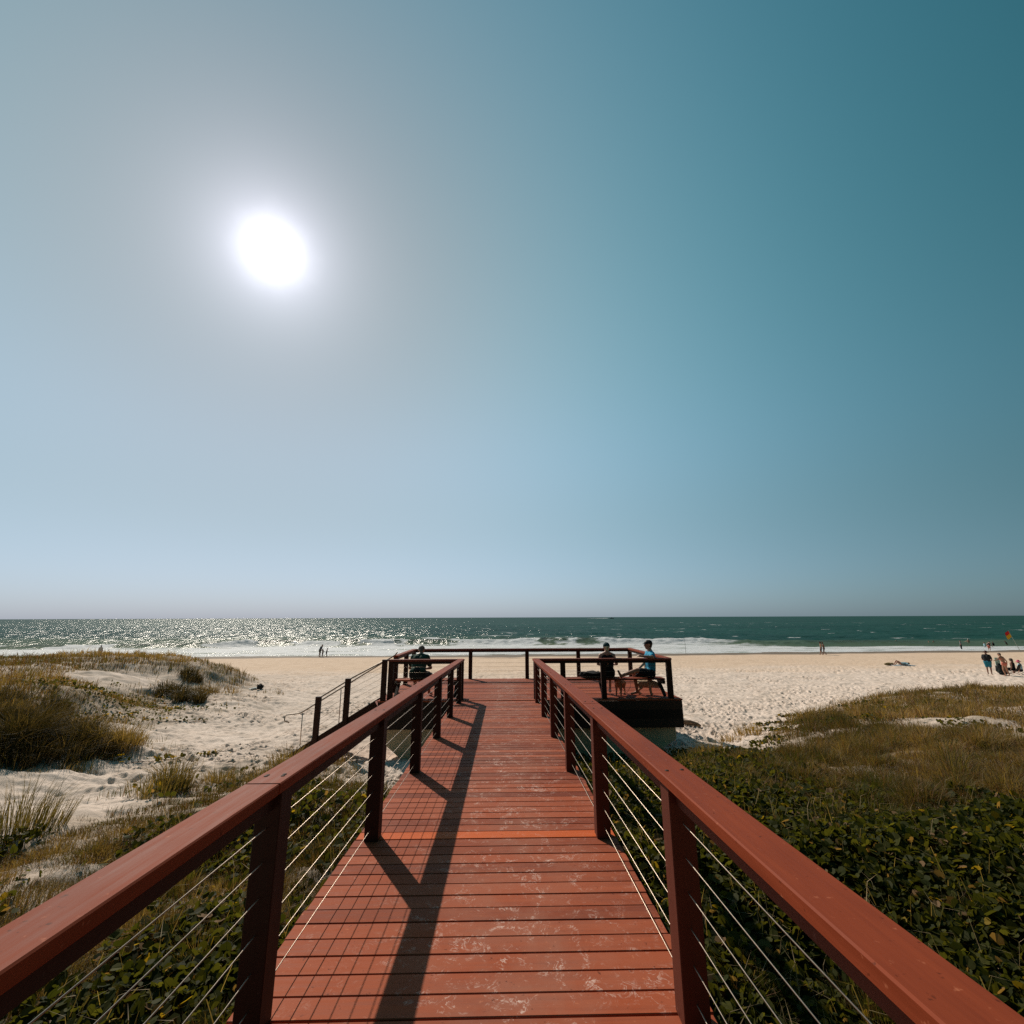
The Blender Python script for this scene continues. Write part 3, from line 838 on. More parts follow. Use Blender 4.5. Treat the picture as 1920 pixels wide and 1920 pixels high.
bm = bmesh.new(); tube(bm, [(-2.95, YA + .09, PZ + .97), (-3.1, YA + .09, PZ + .95)] + [(x, YA + .09, sz(x) + .96) for x in (-3.9, -4.66)] + [(-4.70, YA + .05, sz(-4.7) + .95)], .019, 8)
HR_M = simple('worn_handrail', (.34, .27, .21), .4, .15, 30, metal=.4); obj('handrail', bm, HR_M, st, True)
zq = sz(-5.75) + .95
bm = bmesh.new(); tube(bm, [(-3.0, YC - .05, PZ + 1.10), (-3.05, YC - .05, PZ + 1.02), (-3.2, YC - .05, PZ + .93)] + [(x, YC - .05, sz(x) + .93) for x in (-4, -5, -5.5)] + [(-5.6, YC - .05, zq + .09), (-5.92, YC - .05, zq + .06), (-5.98, YC - .05, zq + .02), (-5.97, YC - .05, zq - .10), (-5.84, YC - .05, zq - .14)], .019, 8)
obj('handrail', bm, HR_M, st, True)
for x in (-3.3, -4.5, -5.5):
    bm = bmesh.new(); tube(bm, [(x, YC - .05, sz(x) + .9), (x, YC - .03, sz(x) - .05)], .012, 6); obj('handrail_support', bm, M['steel'], st, True)
for x, y in ((-2.62, 12.75), (-3.02, 12.62)):
    bm = bmesh.new(); zg = gz(x, y) - .3; box(bm, (x, y, (PZ - .66 + zg) / 2), (.11, .11, PZ - .66 - zg)); obj('pile', bm, M['dark'], st)

# ------------------------------------------------------------------ the three on the benches
SEAT = PZ + .468
J = sit()
J.update(wrL=(-.12, .30, .30), elL=(-.26, .06, .36), elR=(.275, .07, .36), wrR=(.19, .30, .32), kneeL=(-.09, .42, .07), kneeR=(.12, .42, .07), ankL=(-.04, .36, -.36), ankR=(.08, .30, -.37), toeL=(-.05, .5, -.42), toeR=(.09, .44, -.425))
person(J, (2.80, 12.80, SEAT), R(-4), SKIN2, 'person in dark singlet and teal cap with blond ponytail seated facing the sea', 'people on the platform', 1.66,
       [('singlet', cloth('black_singlet', (.014, .013, .015))), ('shorts', cloth('black_shorts', (.012, .012, .013))), ('ponytail', simple('blond_hair', (.55, .40, .22), .6, .25, 40)), ('beanie', cloth('teal_cap', (.02, .055, .06))), ('shoes', cloth('white_shoes', (.62, .58, .54)))], fine=True, fat=.95)
J = sit()
J.update(kneeL=(-.11, .36, .19), ankL=(-.09, .77, .05), toeL=(-.10, .84, .17), kneeR=(.22, .36, .06), ankR=(.25, .30, -.375), toeR=(.24, .46, -.43), elL=(-.36, .03, .53), wrL=(-.34, .29, .555), elR=(.27, .08, .34), wrR=(.10, .28, .22), face=(0, 1, -.05))
for k in UP: x, y, z = J[k]; J[k] = (x, y - .03, z)
person(J, (3.92, 12.74, SEAT), R(88), SKIN, 'person in bright blue t-shirt, black cap and sunglasses with one arm on the rail', 'people on the platform', 1.80,
       [('shirt', cloth('blue_tshirt', (.035, .27, .42))), ('shorts', cloth('navy_shorts', (.012, .013, .018))), ('hair', simple('dark_hair', (.02, .015, .012), .6)), ('cap', cloth('black_cap', (.012, .012, .013))), ('sunglasses', simple('black_plastic', (.01, .01, .01), .2))], fine=True)
J = bend(sit(), .60, (0, 0, .1))
J.update(elL=(-.27, .32, .24), wrL=(-.10, .47, .20), elR=(.28, .32, .24), wrR=(.10, .47, .20), kneeR=(.27, .40, .06), ankR=(.24, .40, -.37), toeR=(.30, .54, -.425), kneeL=(-.16, .42, .06), face=(0, 1, -.9))
person(J, (-2.26, 12.72, SEAT), R(0), SKIN, 'person in dark green shirt hunched forward on the bench, grey haired', 'people on the platform', 1.80,
       [('shirt', cloth('green_shirt', (.018, .050, .035))), ('shorts', cloth('dark_shorts', (.012, .012, .012))), ('hair', simple('grey_hair', (.13, .10, .08), .7, .3, 50))], fine=True, fat=1.12)


# bag on the bench and dogs under it
def bag(loc, size, m, name, label, rz=0, strap=True):
    t = empty(name, loc, rz); tag(t, label, 'bag')
    bm = bmesh.new()
    r = bmesh.ops.create_icosphere(bm, subdivisions=3, radius=.5)
    for v in r['verts']:
        n_ = Vector(v.co).normalized()
        k = 1 + .14 * math.sin(7 * n_.x + 3 * n_.y) + .1 * math.sin(9 * n_.y + 5 * n_.z)
        v.co = Vector((math.copysign(abs(n_.x) ** .7, n_.x) * size[0] / 2 * k, math.copysign(abs(n_.y) ** .7, n_.y) * size[1] / 2, max(0, .5 + .5 * math.copysign(abs(n_.z) ** .7, n_.z)) * size[2] * k))
    obj('bag_body', bm, m, t, True)
    if strap:
        bm = bmesh.new(); tube(bm, [(size[0] * (-.25 + .5 * q), size[1] * .1, size[2] * (.9 + .25 * math.sin(math.pi * q))) for q in np.linspace(0, 1, 9)], .012, 6); obj('handle', bm, m, t, True)
    return t


bag((2.36, 12.80, SEAT - .002), (.62, .30, .15), cloth('black_bag_cloth', (.010, .010, .011)), 'bag', 'soft black bag lying on the bench left of the teal capped sitter', 0, False)


def dog(loc, rz, label, m, s=1.0, head_low=0.0, coat=0.0):
    c = [((0, -.16, .30), .088 + coat, (0, .14, .31), .098 + coat), ((0, .12, .31), .09 + coat, (0, .23, .40 - .10 * head_low), .060 + coat),
         ((0, .23, .40 - .1 * head_low), .060 + coat, (0, .30, .45 - .2 * head_low), .066 + coat), ((0, .32, .44 - .22 * head_low), .046, (0, .415, .415 - .25 * head_low), .026),
         ((.05, .285, .49 - .2 * head_low), .026, (.068, .30, .43 - .2 * head_low), .018), ((-.05, .285, .49 - .2 * head_low), .026, (-.068, .30, .43 - .2 * head_low), .018),
         ((0, -.22, .34), .024, (0, -.31, .43), .018), ((0, -.31, .43), .018, (0, -.30, .49), .012)]
    for q in (-1, 1):
        c += [((.06 * q, .14, .26), .05, (.062 * q, .13, .15), .030), ((.062 * q, .13, .15), .028, (.062 * q, .15, .03), .022), ((.062 * q, .15, .022), .024, (.062 * q, .18, .018), .02)]
        c += [((.06 * q, -.17, .28), .07, (.064 * q, -.12, .18), .042), ((.064 * q, -.12, .18), .038, (.064 * q, -.21, .11), .024), ((.064 * q, -.21, .11), .024, (.064 * q, -.195, .03), .020), ((.064 * q, -.195, .022), .024, (.064 * q, -.155, .018), .02)]
    o = skin('dog', c, m, .0115)
    tag(o, label, 'dog', 'dogs on the platform')
    col = skin('collar', [((0, .17, .365 - .06 * head_low), .066 + coat, (0, .185, .38 - .07 * head_low), .066 + coat)], cloth('collar_' + label[:5], (.05, .02, .02)), .012, o, smooth_it=0)
    nb = bmesh.new(); rr = bmesh.ops.create_icosphere(nb, subdivisions=2, radius=.015); bmesh.ops.translate(nb, vec=(0, .437, .42 - .25 * head_low), verts=rr['verts']); obj('nose', nb, M['post'], o, True)
    o.location = loc; o.rotation_euler = (0, 0, rz); o.scale = (s, s, s)
    return o


dog((3.17, 13.05, PZ), R(150), 'tan dog standing behind the legs of the teal capped sitter', simple('tan_fur', (.40, .22, .13), .9, .3, 25, spec=.1), 1.0, .1)
dog((3.86, 13.02, PZ), R(-118), 'small cream curly dog with lowered head under the bench by the blue shirt', simple('cream_fur', (.52, .38, .26), .9, .3, 25, spec=.1, bump=.6), .92, .8, .02)
bm = bmesh.new(); tube(bm, [(3.12, 13.2, PZ + .34), (3.2, 13.1, PZ + .14), (3.32, 12.95, PZ + .06), (3.40, 12.88, PZ + .2), (3.43, 12.84, PZ + .43), (3.6, 12.72, SEAT + .12), (3.75, 12.62, SEAT + .2)], .006, 6)
tag(obj('dog_leash', bm, M['post'], None, True), 'thin dark leash hanging from the bench to the tan dog', 'leash')

# ------------------------------------------------------------------ people on the beach
def on(px, py): return hit(px, py)


SHORE_G, SWIM_G, BEACH_G = 'people at the water edge', 'bathers in the sea', 'people on the sand'
HAIRD = simple('black_hair', (.025, .017, .012), .6)
HAIRB = simple('brown_hair', (.07, .04, .025), .6)
GREYB = cloth('grey_blue_cloth', (.07, .09, .12)); DARKC = cloth('dark_cloth', (.018, .018, .02)); OLIVE = cloth('olive_cloth', (.09, .08, .05)); BROWNC = cloth('brown_hat', (.06, .028, .022))
TEALS = cloth('teal_shorts', (.02, .16, .22)); PINKC = cloth('coral_pink_cloth', (.55, .17, .12)); WHITEC = cloth('white_cloth', (.7, .68, .64)); LBLUE = cloth('light_blue_cloth', (.36, .55, .62)); MAROON = cloth('maroon_cloth', (.10, .04, .035))

J = bend(stand(), .42); J.update(wrR=(.22, .62, .72), elR=(.24, .36, .95), wrL=(-.2, .55, .7))
person(J, on(599, 1231.5), R(-100), SKIN, 'adult in grey top bending down to a small child at the water edge', SHORE_G, 1.75, [('shirt', GREYB), ('shorts', OLIVE), ('hair', HAIRD)])
J = stand(); J.update(wrL=(-.3, .2, 1.5), elL=(-.27, .1, 1.28))
person(J, on(604.5, 1231.5), R(80), SKIN3, 'small child beside the bending adult at the water edge', SHORE_G, 1.10, [('shorts', MAROON), ('hair', HAIRD)])
J = bend(stand(), .18); J.update(wrR=(.2, .45, 1.0), elR=(.22, .2, 1.1))
person(J, on(611.5, 1231.5), R(-80), SKIN3, 'child standing apart to the right of the bending adult, arm held out', SHORE_G, 1.22, [('shorts', DARKC), ('hair', HAIRD)])
J = stand(); J.update(kneeL=(-.09, .12, .5), ankL=(-.1, .16, .08), toeL=(-.1, .32, .04), ankR=(.1, -.2, .09), toeR=(.1, -.06, .03))
person(J, on(1541.2, 1228), R(60), SKIN, 'bare chested walker in black shorts by the wet sand', SHORE_G, 1.74, [('shorts', DARKC), ('sun_hat', DARKC)], fat=.95)
J = bend(stand(), .12); J.update(kneeL=(-.09, .1, .5), ankL=(-.1, .2, .08), toeL=(-.1, .36, .04), ankR=(.1, -.24, .1), toeR=(.1, -.1, .03))
person(J, on(1546.6, 1228), R(70), SKIN3, 'bare chested walker in grey blue shorts by the wet sand', SHORE_G, 1.70, [('shorts', cloth('grey_board_shorts', (.16, .20, .24))), ('hair', HAIRD)])
# behind the left dune
p = at_h(187, 1227, 4.7); J = stand()
person(J, (p.x, p.y, gz(p.x, p.y)), R(10), SKIN, 'person whose head and shoulders show above the left dune crest', BEACH_G, 1.74, [('shirt', WHITEC), ('hair', HAIRD)])
# sunbather
p = on(1688, 1248.5); t = Vector((p.x, p.y, p.z))
J = sit(); J.update(waist=(0, -.14, .16), chest=(0, -.36, .17), shL=(-.175, -.50, .16), shR=(.175, -.50, .16), neck=(0, -.58, .17), head=(0, -.73, .16), elL=(-.3, -.3, .06), wrL=(-.28, -.05, .05), elR=(.3, -.3, .06), wrR=(.28, -.05, .05), face=(0, .2, 1),
                    hipL=(-.09, 0, .12), hipR=(.09, 0, .12), kneeL=(-.1, .36, .40), kneeR=(.1, .34, .42), ankL=(-.1, .66, .06), ankR=(.1, .66, .06), toeL=(-.1, .82, .04), toeR=(.1, .82, .04))
person(J, p + Vector((.15, .05, .03)), R(90), SKIN, 'sunbather in light blue lying with raised knees on the open sand', BEACH_G, 1.70, [('shirt', LBLUE), ('hair', HAIRB)])
bm = bmesh.new(); box(bm, (0, 0, .012), (2.0, .9, .022), None, .005)
o = obj('beach_towel', bm, cloth('white_blue_towel', (.45, .52, .56))); o.location = p + Vector((.25, .1, .02)); tag(o, 'pale towel under the lying sunbather', 'towel')
q = on(1668, 1248); bag((q.x, q.y, q.z), (.8, .4, .22), cloth('khaki_bag_cloth', (.16, .12, .05)), 'bag', 'khaki bag on the sand beside the lying sunbather', 0, False)
# the party at the right
J = stand(); J.update(wrR=(.13, .24, .97), elR=(.27, .02, 1.1), wrL=(-.13, .24, .97), elL=(-.27, .02, 1.1))
P1 = on(1857, 1265.5)
person(J, P1, R(-60), SKIN3, 'person in brown sun hat, dark shirt and teal shorts standing on the sand', BEACH_G, 1.70, [('shirt', DARKC), ('shorts', TEALS), ('sun_hat', BROWNC)], fat=1.2)
J = bend(stand(), .22); J.update(elL=(-.42, .05, 1.26), wrL=(-.68, .1, 1.18), elR=(.32, .0, 1.1), wrR=(.45, .1, .86), face=(-.4, 1, -.2), kneeL=(-.12, .06, .48), kneeR=(.16, .0, .48), ankR=(.22, -.04, .08), toeR=(.23, .1, .04))
P2 = on(1888, 1268)
person(J, P2, R(10), SKIN, 'person in coral bikini leaning over with one arm stretched to the side', BEACH_G, 1.62, [('bikini_bottom', PINKC), ('bikini_top', PINKC), ('hair', HAIRD)], fat=.95)
J = sit(.84)
P3 = on(1905, 1264)
person(J, P3 + Vector((0, .1, .28)), R(25), SKIN3, 'person with long dark hair sitting in the low beach chair', BEACH_G, 1.65, [('singlet', DARKC), ('shorts', DARKC), ('long_hair', HAIRD)])
t = empty('beach_chair', P3, R(25)); tag(t, 'low black folding beach chair under the sitter with long dark hair', 'chair')
bm = bmesh.new(); box(bm, (0, .12, .27), (.52, .48, .03), None, .005); obj('seat', bm, DARKC, t)
bm = bmesh.new(); bar(bm, (0, -.13, .27), (0, -.33, .72), .52, .025, .004, Vector((0, 1, 0))); obj('backrest', bm, DARKC, t)
for x in (-.26, .26):
    bm = bmesh.new(); tube(bm, [(x, .36, .0), (x, -.12, .30), (x, -.33, .74)], .014, 6); obj('frame', bm, M['bolt'], t)
    bm = bmesh.new(); tube(bm, [(x, -.36, .0), (x, .34, .29)], .014, 6); obj('leg', bm, M['bolt'], t)
P4 = on(1921, 1263)
person(sit(.84), P4 + Vector((0, .2, .06)), R(30), SKIN2, 'person in pale blue top and pink hat seated at the right edge of the picture', BEACH_G, 1.62, [('shirt', LBLUE), ('shorts', DARKC), ('sun_hat', cloth('pink_hat', (.55, .10, .16)))])
P5 = on(1878, 1263)
bag((P5.x, P5.y, P5.z), (.55, .4, .62), cloth('dark_cool_bag', (.02, .025, .025)), 'bag', 'tall dark cool bag standing by the legs of the bikini wearer')
p = on(1874, 1259.5); t = empty('bucket', (p.x, p.y, p.z)); tag(t, 'yellow bucket on the sand beside the dark cool bag', 'bucket')
bm = bmesh.new(); tube(bm, [(0, 0, 0), (0, 0, .38)], [.12, .165], 16); obj('bucket_body', bm, cloth('yellow_plastic', (.55, .33, .04)), t)
bm = bmesh.new(); tube(bm, [(.16 * math.cos(a), 0, .38 + .13 * math.sin(a)) for a in np.linspace(0, math.pi, 9)], .008, 5); obj('handle', bm, WHITEC, t)
bm = bmesh.new()
for k in range(6): bar(bm, (-.16 + .06 * k, 0, .0), (-.16 + .06 * k, .02 * math.sin(k), .55), .062, .03 + .01 * (k % 2))
o = obj('draped_towel', bm, cloth('pale_green_towel', (.42, .55, .47))); o.location = (P5.x + .0, P5.y + .1, P5.z + .60); tag(o, 'pale green towel heaped upright on the dark cool bag', 'towel')
p = on(1882, 1267.0); bag((p.x, p.y, p.z), (.6, .3, .16), DARKC, 'bag', 'flat black bag on the sand at the feet of the bikini wearer', .3, False)

# bathers: feet on the sea bed, water cuts the body
def wade(px, py_w, depth, label, height, parts, m, rz=0, J=None):
    p = at_h(px, py_w, CZ - .0)
    return person(J or stand(), (p.x, p.y, -depth), rz, m, label, SWIM_G, height, parts)


AW = stand(); AW.update(elL=(-.36, .1, 1.25), wrL=(-.4, .3, 1.2), elR=(.36, .1, 1.25), wrR=(.4, .3, 1.2))
wade(1654, 1205, 1.42, 'lone dark head of a bather furthest left among those in the sea', 1.7, [('hair', HAIRD)], SKIN3)
wade(1681.5, 1206.5, 1.15, 'single bather chest deep between the lone head and the bathing pair', 1.7, [('hair', HAIRB)], SKIN2, .4)
wade(1742.5, 1208, 1.12, 'left one of the bathing pair standing chest deep beyond the foam', 1.7, [('hair', HAIRD), ('shirt', WHITEC)], SKIN2, .5, AW)
wade(1751.5, 1208, 1.1, 'right one of the bathing pair, bare shouldered beyond the foam', 1.72, [('hair', HAIRD)], SKIN, -.4, AW)
wade(1803.5, 1218, .18, 'wader with grey top and black shorts in the white foam', 1.55, [('shirt', cloth('grey_top', (.2, .22, .22))), ('shorts', DARKC), ('trousers', DARKC), ('hair', HAIRD)], SKIN, .6)
wade(1817, 1207.5, .85, 'bather with white cap and bare back beyond the wader', 1.75, [('cap', WHITEC), ('shorts', MAROON)], SKIN2, 0, AW)
wade(1847, 1214.5, .75, 'bather in pale teal top beside the coral swimsuit', 1.6, [('shirt', LBLUE), ('hair', HAIRD)], SKIN2, .8)
J = bend(stand(), .5); J.update(wrL=(-.3, .5, .8), wrR=(.3, .45, .75))
wade(1856, 1221, .12, 'person in coral swimsuit and dark hair bending over in the foam', 1.62, [('singlet', DARKC), ('shorts', PINKC), ('hair', HAIRD)], SKIN2, R(-70), J)
wade(1863, 1211, .95, 'dark haired bather low in the water right of the coral swimsuit', 1.6, [('hair', HAIRD), ('shirt', DARKC)], SKIN3, .2)
wade(1889, 1209.5, .95, 'bather in black furthest right in the breaking foam', 1.7, [('hair', HAIRD), ('shirt', DARKC)], SKIN3, R(40), bend(stand(), .3))

# flag
p = on(1914, 1222.5); t = empty('beach_flag', (p.x, p.y, p.z)); tag(t, 'leaning beach patrol flag, red above yellow, at the water edge', 'flag')
tip = Vector((-1.02, .1, 3.05))
bm = bmesh.new(); tube(bm, [(0, 0, -.3), (0, 0, 0), tip * .5, tip], [.028, .028, .022, .016], 8); obj('pole', bm, simple('pale_pole', (.42, .46, .42), .4), t)
for nm, c, u0, u1 in (('red_panel', (.50, .02, .025), .99, .855), ('yellow_panel', (.62, .36, .02), .853, .70)):
    bm = bmesh.new(); nu, nv = 5, 7
    for sgn in (0, .012):
        for i in range(nu):
            for j in range(nv):
                u = u0 + (u1 - u0) * i / (nu - 1); w = j / (nv - 1)
                q = tip * u + Vector((-.60 * w * (1 - .25 * abs(u - .85)), .10 * math.sin(w * 7 + u * 9) * w + sgn, -.30 * w - .08 * w * w))
                bm.verts.new(q)
    bm.verts.ensure_lookup_table()
    for s0 in (0, nu * nv):
        for i in range(nu - 1):
            for j in range(nv - 1):
                a = s0 + i * nv + j; bm.faces.new([bm.verts[k] for k in (a, a + 1, a + nv + 1, a + nv)])
    obj(nm, bm, cloth(nm + '_cloth', c), t, True)

# fishing rod, driftwood, black bundle
p = on(1286, 1226); t = empty('fishing_rod', (p.x, p.y, p.z)); tag(t, 'thin fishing rod standing upright in the sand at the water edge', 'fishing rod')
bm = bmesh.new(); tube(bm, [(0, 0, -.2), (0, 0, .6)], .03, 6); obj('rod_holder', bm, WHITEC, t)
bm = bmesh.new(); tube(bm, [(0, 0, .5), (.01, 0, 1.4), (-.06, 0, 2.3)], [.022, .016, .008], 6); obj('rod', bm, DARKC, t)
p = on(1291, 1361.5)
bm = bmesh.new(); tube(bm, [(-.38, .08, .05), (-.2, .02, .12), (.05, -.05, .10), (.25, -.08, .06), (.36, -.14, .03)], [.03, .075, .085, .06, .02], 8)
o = obj('driftwood', bm, simple('grey_driftwood', (.20, .13, .08), .8, .35, 18, bump=.6), None, True); o.location = p; tag(o, 'short weathered log lying on the sand beside the platform corner', 'driftwood')
p = on(487, 1292.5); bag((p.x, p.y, p.z), (.30, .24, .24), DARKC, 'bag', 'small round black bag alone on the sand left of the stairs', .3, True)
p = on(475, 1291); bm = bmesh.new(); r = bmesh.ops.create_icosphere(bm, subdivisions=3, radius=.16)
for v in r['verts']: v.co = Vector((v.co.x * 1.5, v.co.y, max(0, v.co.z * .5) * (1 + .3 * math.sin(20 * v.co.x))))
o = obj('crumpled_cloth', bm, WHITEC, None, True); o.location = p; tag(o, 'crumpled white cloth on the sand beside the small black bag', 'cloth')

# boat and its wake, far out
BD = 1500.0
p = at_h(1087, 1160.7, CZ); p = at(1087, 0, 1) - Vector((0, 0, CZ)); k = BD / p.y; bx, by = p.x * k, BD
t = empty('motorboat', (bx, by, 0), 0); tag(t, 'small dark motorboat far out below the horizon trailing white wake', 'boat')
bm = bmesh.new(); secs = [(-7, 1.6, 1.5), (-3, 1.9, 1.5), (2, 1.8, 1.7), (5.5, 1.0, 2.1), (7.5, .08, 2.5)]
prev = None
for (x, w, h) in secs:
    ring = [bm.verts.new(c) for c in ((x, -w, h), (x, -w * .75, .1), (x, 0, -.4), (x, w * .75, .1), (x, w, h))]
    if prev:
        for k in range(4): bm.faces.new((prev[k], prev[k + 1], ring[k + 1], ring[k]))
        bm.faces.new((prev[0], ring[0], ring[4], prev[4]))
    else: bm.faces.new(ring)
    prev = ring
obj('hull', bm, simple('dark_hull', (.03, .035, .045), .4), t)
bm = bmesh.new(); box(bm, (-.5, 0, 2.5), (4.5, 2.2, 1.8), None, .3); obj('cabin', bm, simple('dark_cabin', (.06, .07, .08), .3), t)
bm = bmesh.new(); tube(bm, [(-8 - 3 * k, .3 * math.sin(k), .25 + .3 * math.sin(k * 1.7) ** 2) for k in range(24)], [max(.5, 2.6 * math.sin(min(1, k / 3) * 1.57) * (1 - k / 26)) for k in range(24)], 8)
for v in bm.verts: v.co.y *= 5; v.co.z = .1 + max(0, v.co.z) * .55
o = obj('wake_foam', bm, simple('white_spray', (.75, .77, .76), .9), None, True); o.location = (bx, by, 0); tag(o, kind='stuff')

# ------------------------------------------------------------------ sand
def sand_material():
    m, nt, out = new_mat('beach_sand')
    p = N(nt, 'ShaderNodeBsdfPrincipled')
    geo = N(nt, 'ShaderNodeNewGeometry')
    wet = N(nt, 'ShaderNodeAttribute', attribute_name='wet')
    tan = N(nt, 'ShaderNodeAttribute', attribute_name='firm')
    lit = N(nt, 'ShaderNodeAttribute', attribute_name='litter')
    n1 = N(nt, 'ShaderNodeTexNoise', inp={'Scale': 1.1, 'Detail': 8.0, 'Roughness': 0.65}); L(nt, geo.outputs['Position'], n1.inputs['Vector'])
    n2 = N(nt, 'ShaderNodeTexNoise', inp={'Scale': 28.0, 'Detail': 6.0, 'Roughness': 0.7}); L(nt, geo.outputs['Position'], n2.inputs['Vector'])
    dry = ramp(nt, n1.outputs['Fac'], [(.3, (.59, .465, .38)), (.7, (.70, .57, .485))])
    firm = ramp(nt, n1.outputs['Fac'], [(.35, (.56, .40, .285)), (.65, (.655, .485, .36))])
    mx = N(nt, 'ShaderNodeMixRGB'); L(nt, tan.outputs['Fac'], mx.inputs[0]); L(nt, dry.outputs[0], mx.inputs[1]); L(nt, firm.outputs[0], mx.inputs[2])
    # scattered weed and shell specks
    sp = ramp(nt, n2.outputs['Fac'], [(.66, 0.0), (.74, .55)])
    mx2 = N(nt, 'ShaderNodeMixRGB'); L(nt, sp.outputs[0], mx2.inputs[0]); L(nt, mx.outputs[0], mx2.inputs[1]); mx2.inputs[2].default_value = (.22, .16, .10, 1)
    mx3 = N(nt, 'ShaderNodeMixRGB'); L(nt, lit.outputs['Fac'], mx3.inputs[0]); L(nt, mx2.outputs[0], mx3.inputs[1])
    lr = ramp(nt, n2.outputs['Fac'], [(.35, (.13, .085, .045)), (.65, (.30, .22, .13))]); L(nt, lr.outputs[0], mx3.inputs[2])
    mx4 = N(nt, 'ShaderNodeMixRGB'); L(nt, wet.outputs['Fac'], mx4.inputs[0]); L(nt, mx3.outputs[0], mx4.inputs[1]); mx4.inputs[2].default_value = (.165, .125, .095, 1)
    L(nt, mx4.outputs[0], p.inputs['Base Color'])
    rr = ramp(nt, wet.outputs['Fac'], [(0, .95), (1, .8)]); L(nt, rr.outputs[0], p.inputs['Roughness'])
    p.inputs['Specular IOR Level'].default_value = .12
    b = N(nt, 'ShaderNodeBump', inp={'Strength': .5, 'Distance': .03}); L(nt, n2.outputs['Fac'], b.inputs['Height']); L(nt, b.outputs[0], p.inputs['Normal'])
    L(nt, p.outputs[0], out.inputs[0])
    return m


ang = np.concatenate([np.linspace(-62, 62, 1150), np.linspace(62, 298, 90)[1:-1]])
ang = np.radians(np.sort(np.concatenate([ang[:1150], ang[1150:]])))
rad = np.concatenate([np.geomspace(.5, 5, 90)[:-1], np.geomspace(5, 45, 640)[:-1], np.geomspace(45, 190, 130)])
A, RR = np.meshgrid(ang, rad)
TX, TY = RR * np.sin(A), RR * np.cos(A)
TZ = np.zeros_like(TX)
for i in range(0, len(rad), 60): TZ[i:i + 60] = ground(TX[i:i + 60], TY[i:i + 60])
nr, na = TX.shape
verts = np.stack([TX, TY, TZ], -1).reshape(-1, 3)
idx = np.arange(nr * na).reshape(nr, na)
f4 = np.stack([idx[:-1, :], np.roll(idx, -1, 1)[:-1, :], np.roll(idx, -1, 1)[1:, :], idx[1:, :]], -1).reshape(-1, 4)[:, ::-1]
fl = field(TX, TY)
Yb = TY - .06 * np.maximum(TX, 0) + (fbm(TX / 7, TY / 7, 3, 61) - .5) * 5
wet = sstep(63.0, 64.6, Yb)
firm = sstep(33, 47, Yb + (fbm(TX / 9, TY / 3, 3, 71) - .5) * 12) * sstep(.5, .1, fl[..., 0])
litter = np.clip(np.maximum(fl[..., 1] * .75, fl[..., 2]) * 1.15 - .15 + (fbm(TX / .7, TY / .7, 3, 81) - .5) * .9, 0, 1)
ground_o = np_mesh('ground', verts, f4, sand_material(), attrs={'wet': wet.ravel(), 'firm': firm.ravel(), 'litter': litter.ravel()})
tag(ground_o, kind='structure')
del TX, TY, TZ, verts, f4


# ------------------------------------------------------------------ vegetation
def leaf_material(name, trans=.35, rough=.5, spec=.25, tint=(1, 1, 1)):
    m, nt, out = new_mat(name)
    a = N(nt, 'ShaderNodeAttribute', attribute_name='col')
    p = N(nt, 'ShaderNodeBsdfPrincipled'); p.inputs['Roughness'].default_value = rough; p.inputs['Specular IOR Level'].default_value = spec
    L(nt, a.outputs['Color'], p.inputs['Base Color'])
    tr = N(nt, 'ShaderNodeBsdfTranslucent')
    hs = N(nt, 'ShaderNodeMixRGB', blend_type='MULTIPLY'); hs.inputs[0].default_value = 1.0; L(nt, a.outputs['Color'], hs.inputs[1]); hs.inputs[2].default_value = (1.5, 1.35, .5, 1)
    L(nt, hs.outputs[0], tr.inputs['Color'])
    mx = N(nt, 'ShaderNodeMixShader', inp={0: trans}); L(nt, p.outputs[0], mx.inputs[1]); L(nt, tr.outputs[0], mx.inputs[2])
    L(nt, mx.outputs[0], out.inputs[0])
    return m


GRASS_M = leaf_material('grass_blades', .34, .6, .12)
LEAF_M = leaf_material('vine_leaves', .5, .6, .07)
DARK_GRASS_M = leaf_material('dark_grass_blades', .22, .6, .15)  # less translucent, keeps the shaded grass bank dark; bushes share it


def blade_arrays(base, h, w, az, lean, col, twist=None):
    n = len(h)
    d = np.stack([np.cos(az), np.sin(az), np.zeros(n)], -1)
    tw = rng.uniform(0, math.pi, n) if twist is None else twist
    s = np.stack([np.cos(tw), np.sin(tw), np.zeros(n)], -1) * w[:, None] * .5
    up = np.array([0, 0, 1.0])
    b = base - up * .03
    mid = base + up * (h * .58)[:, None] + d * (h * lean * .28)[:, None]
    tip = base + up * (h * np.sqrt(np.clip(1 - .55 * lean ** 2, .05, 1)))[:, None] + d * (h * lean)[:, None]
    v = np.stack([b - s, b + s, mid - s * .75, mid + s * .75, tip - s * .12, tip + s * .12], 1).reshape(-1, 3)
    k = np.arange(n)[:, None] * 6
    f = np.concatenate([k + np.array([[0, 1, 3, 2]]), k + np.array([[2, 3, 5, 4]])], 1).reshape(-1, 4)
    return v, f, np.repeat(col, 6, 0)


def scatter(n, a0, a1, r0, r1, power=1.0):
    """random ground spots, denser close to the walk"""
    a = np.radians(rng.uniform(a0, a1, n))
    u = rng.uniform(0, 1, n)
    if power == 1.0: r = r0 * (r1 / r0) ** u
    else: r = (r0 ** (1 - power) + u * (r1 ** (1 - power) - r0 ** (1 - power))) ** (1 / (1 - power))
    return r * np.sin(a), r * np.cos(a), r


STRAW, OLIVE_C, GREEN_C, BROWN_C = np.array([.34, .225, .11]), np.array([.105, .080, .028]), np.array([.060, .075, .016]), np.array([.16, .085, .05])


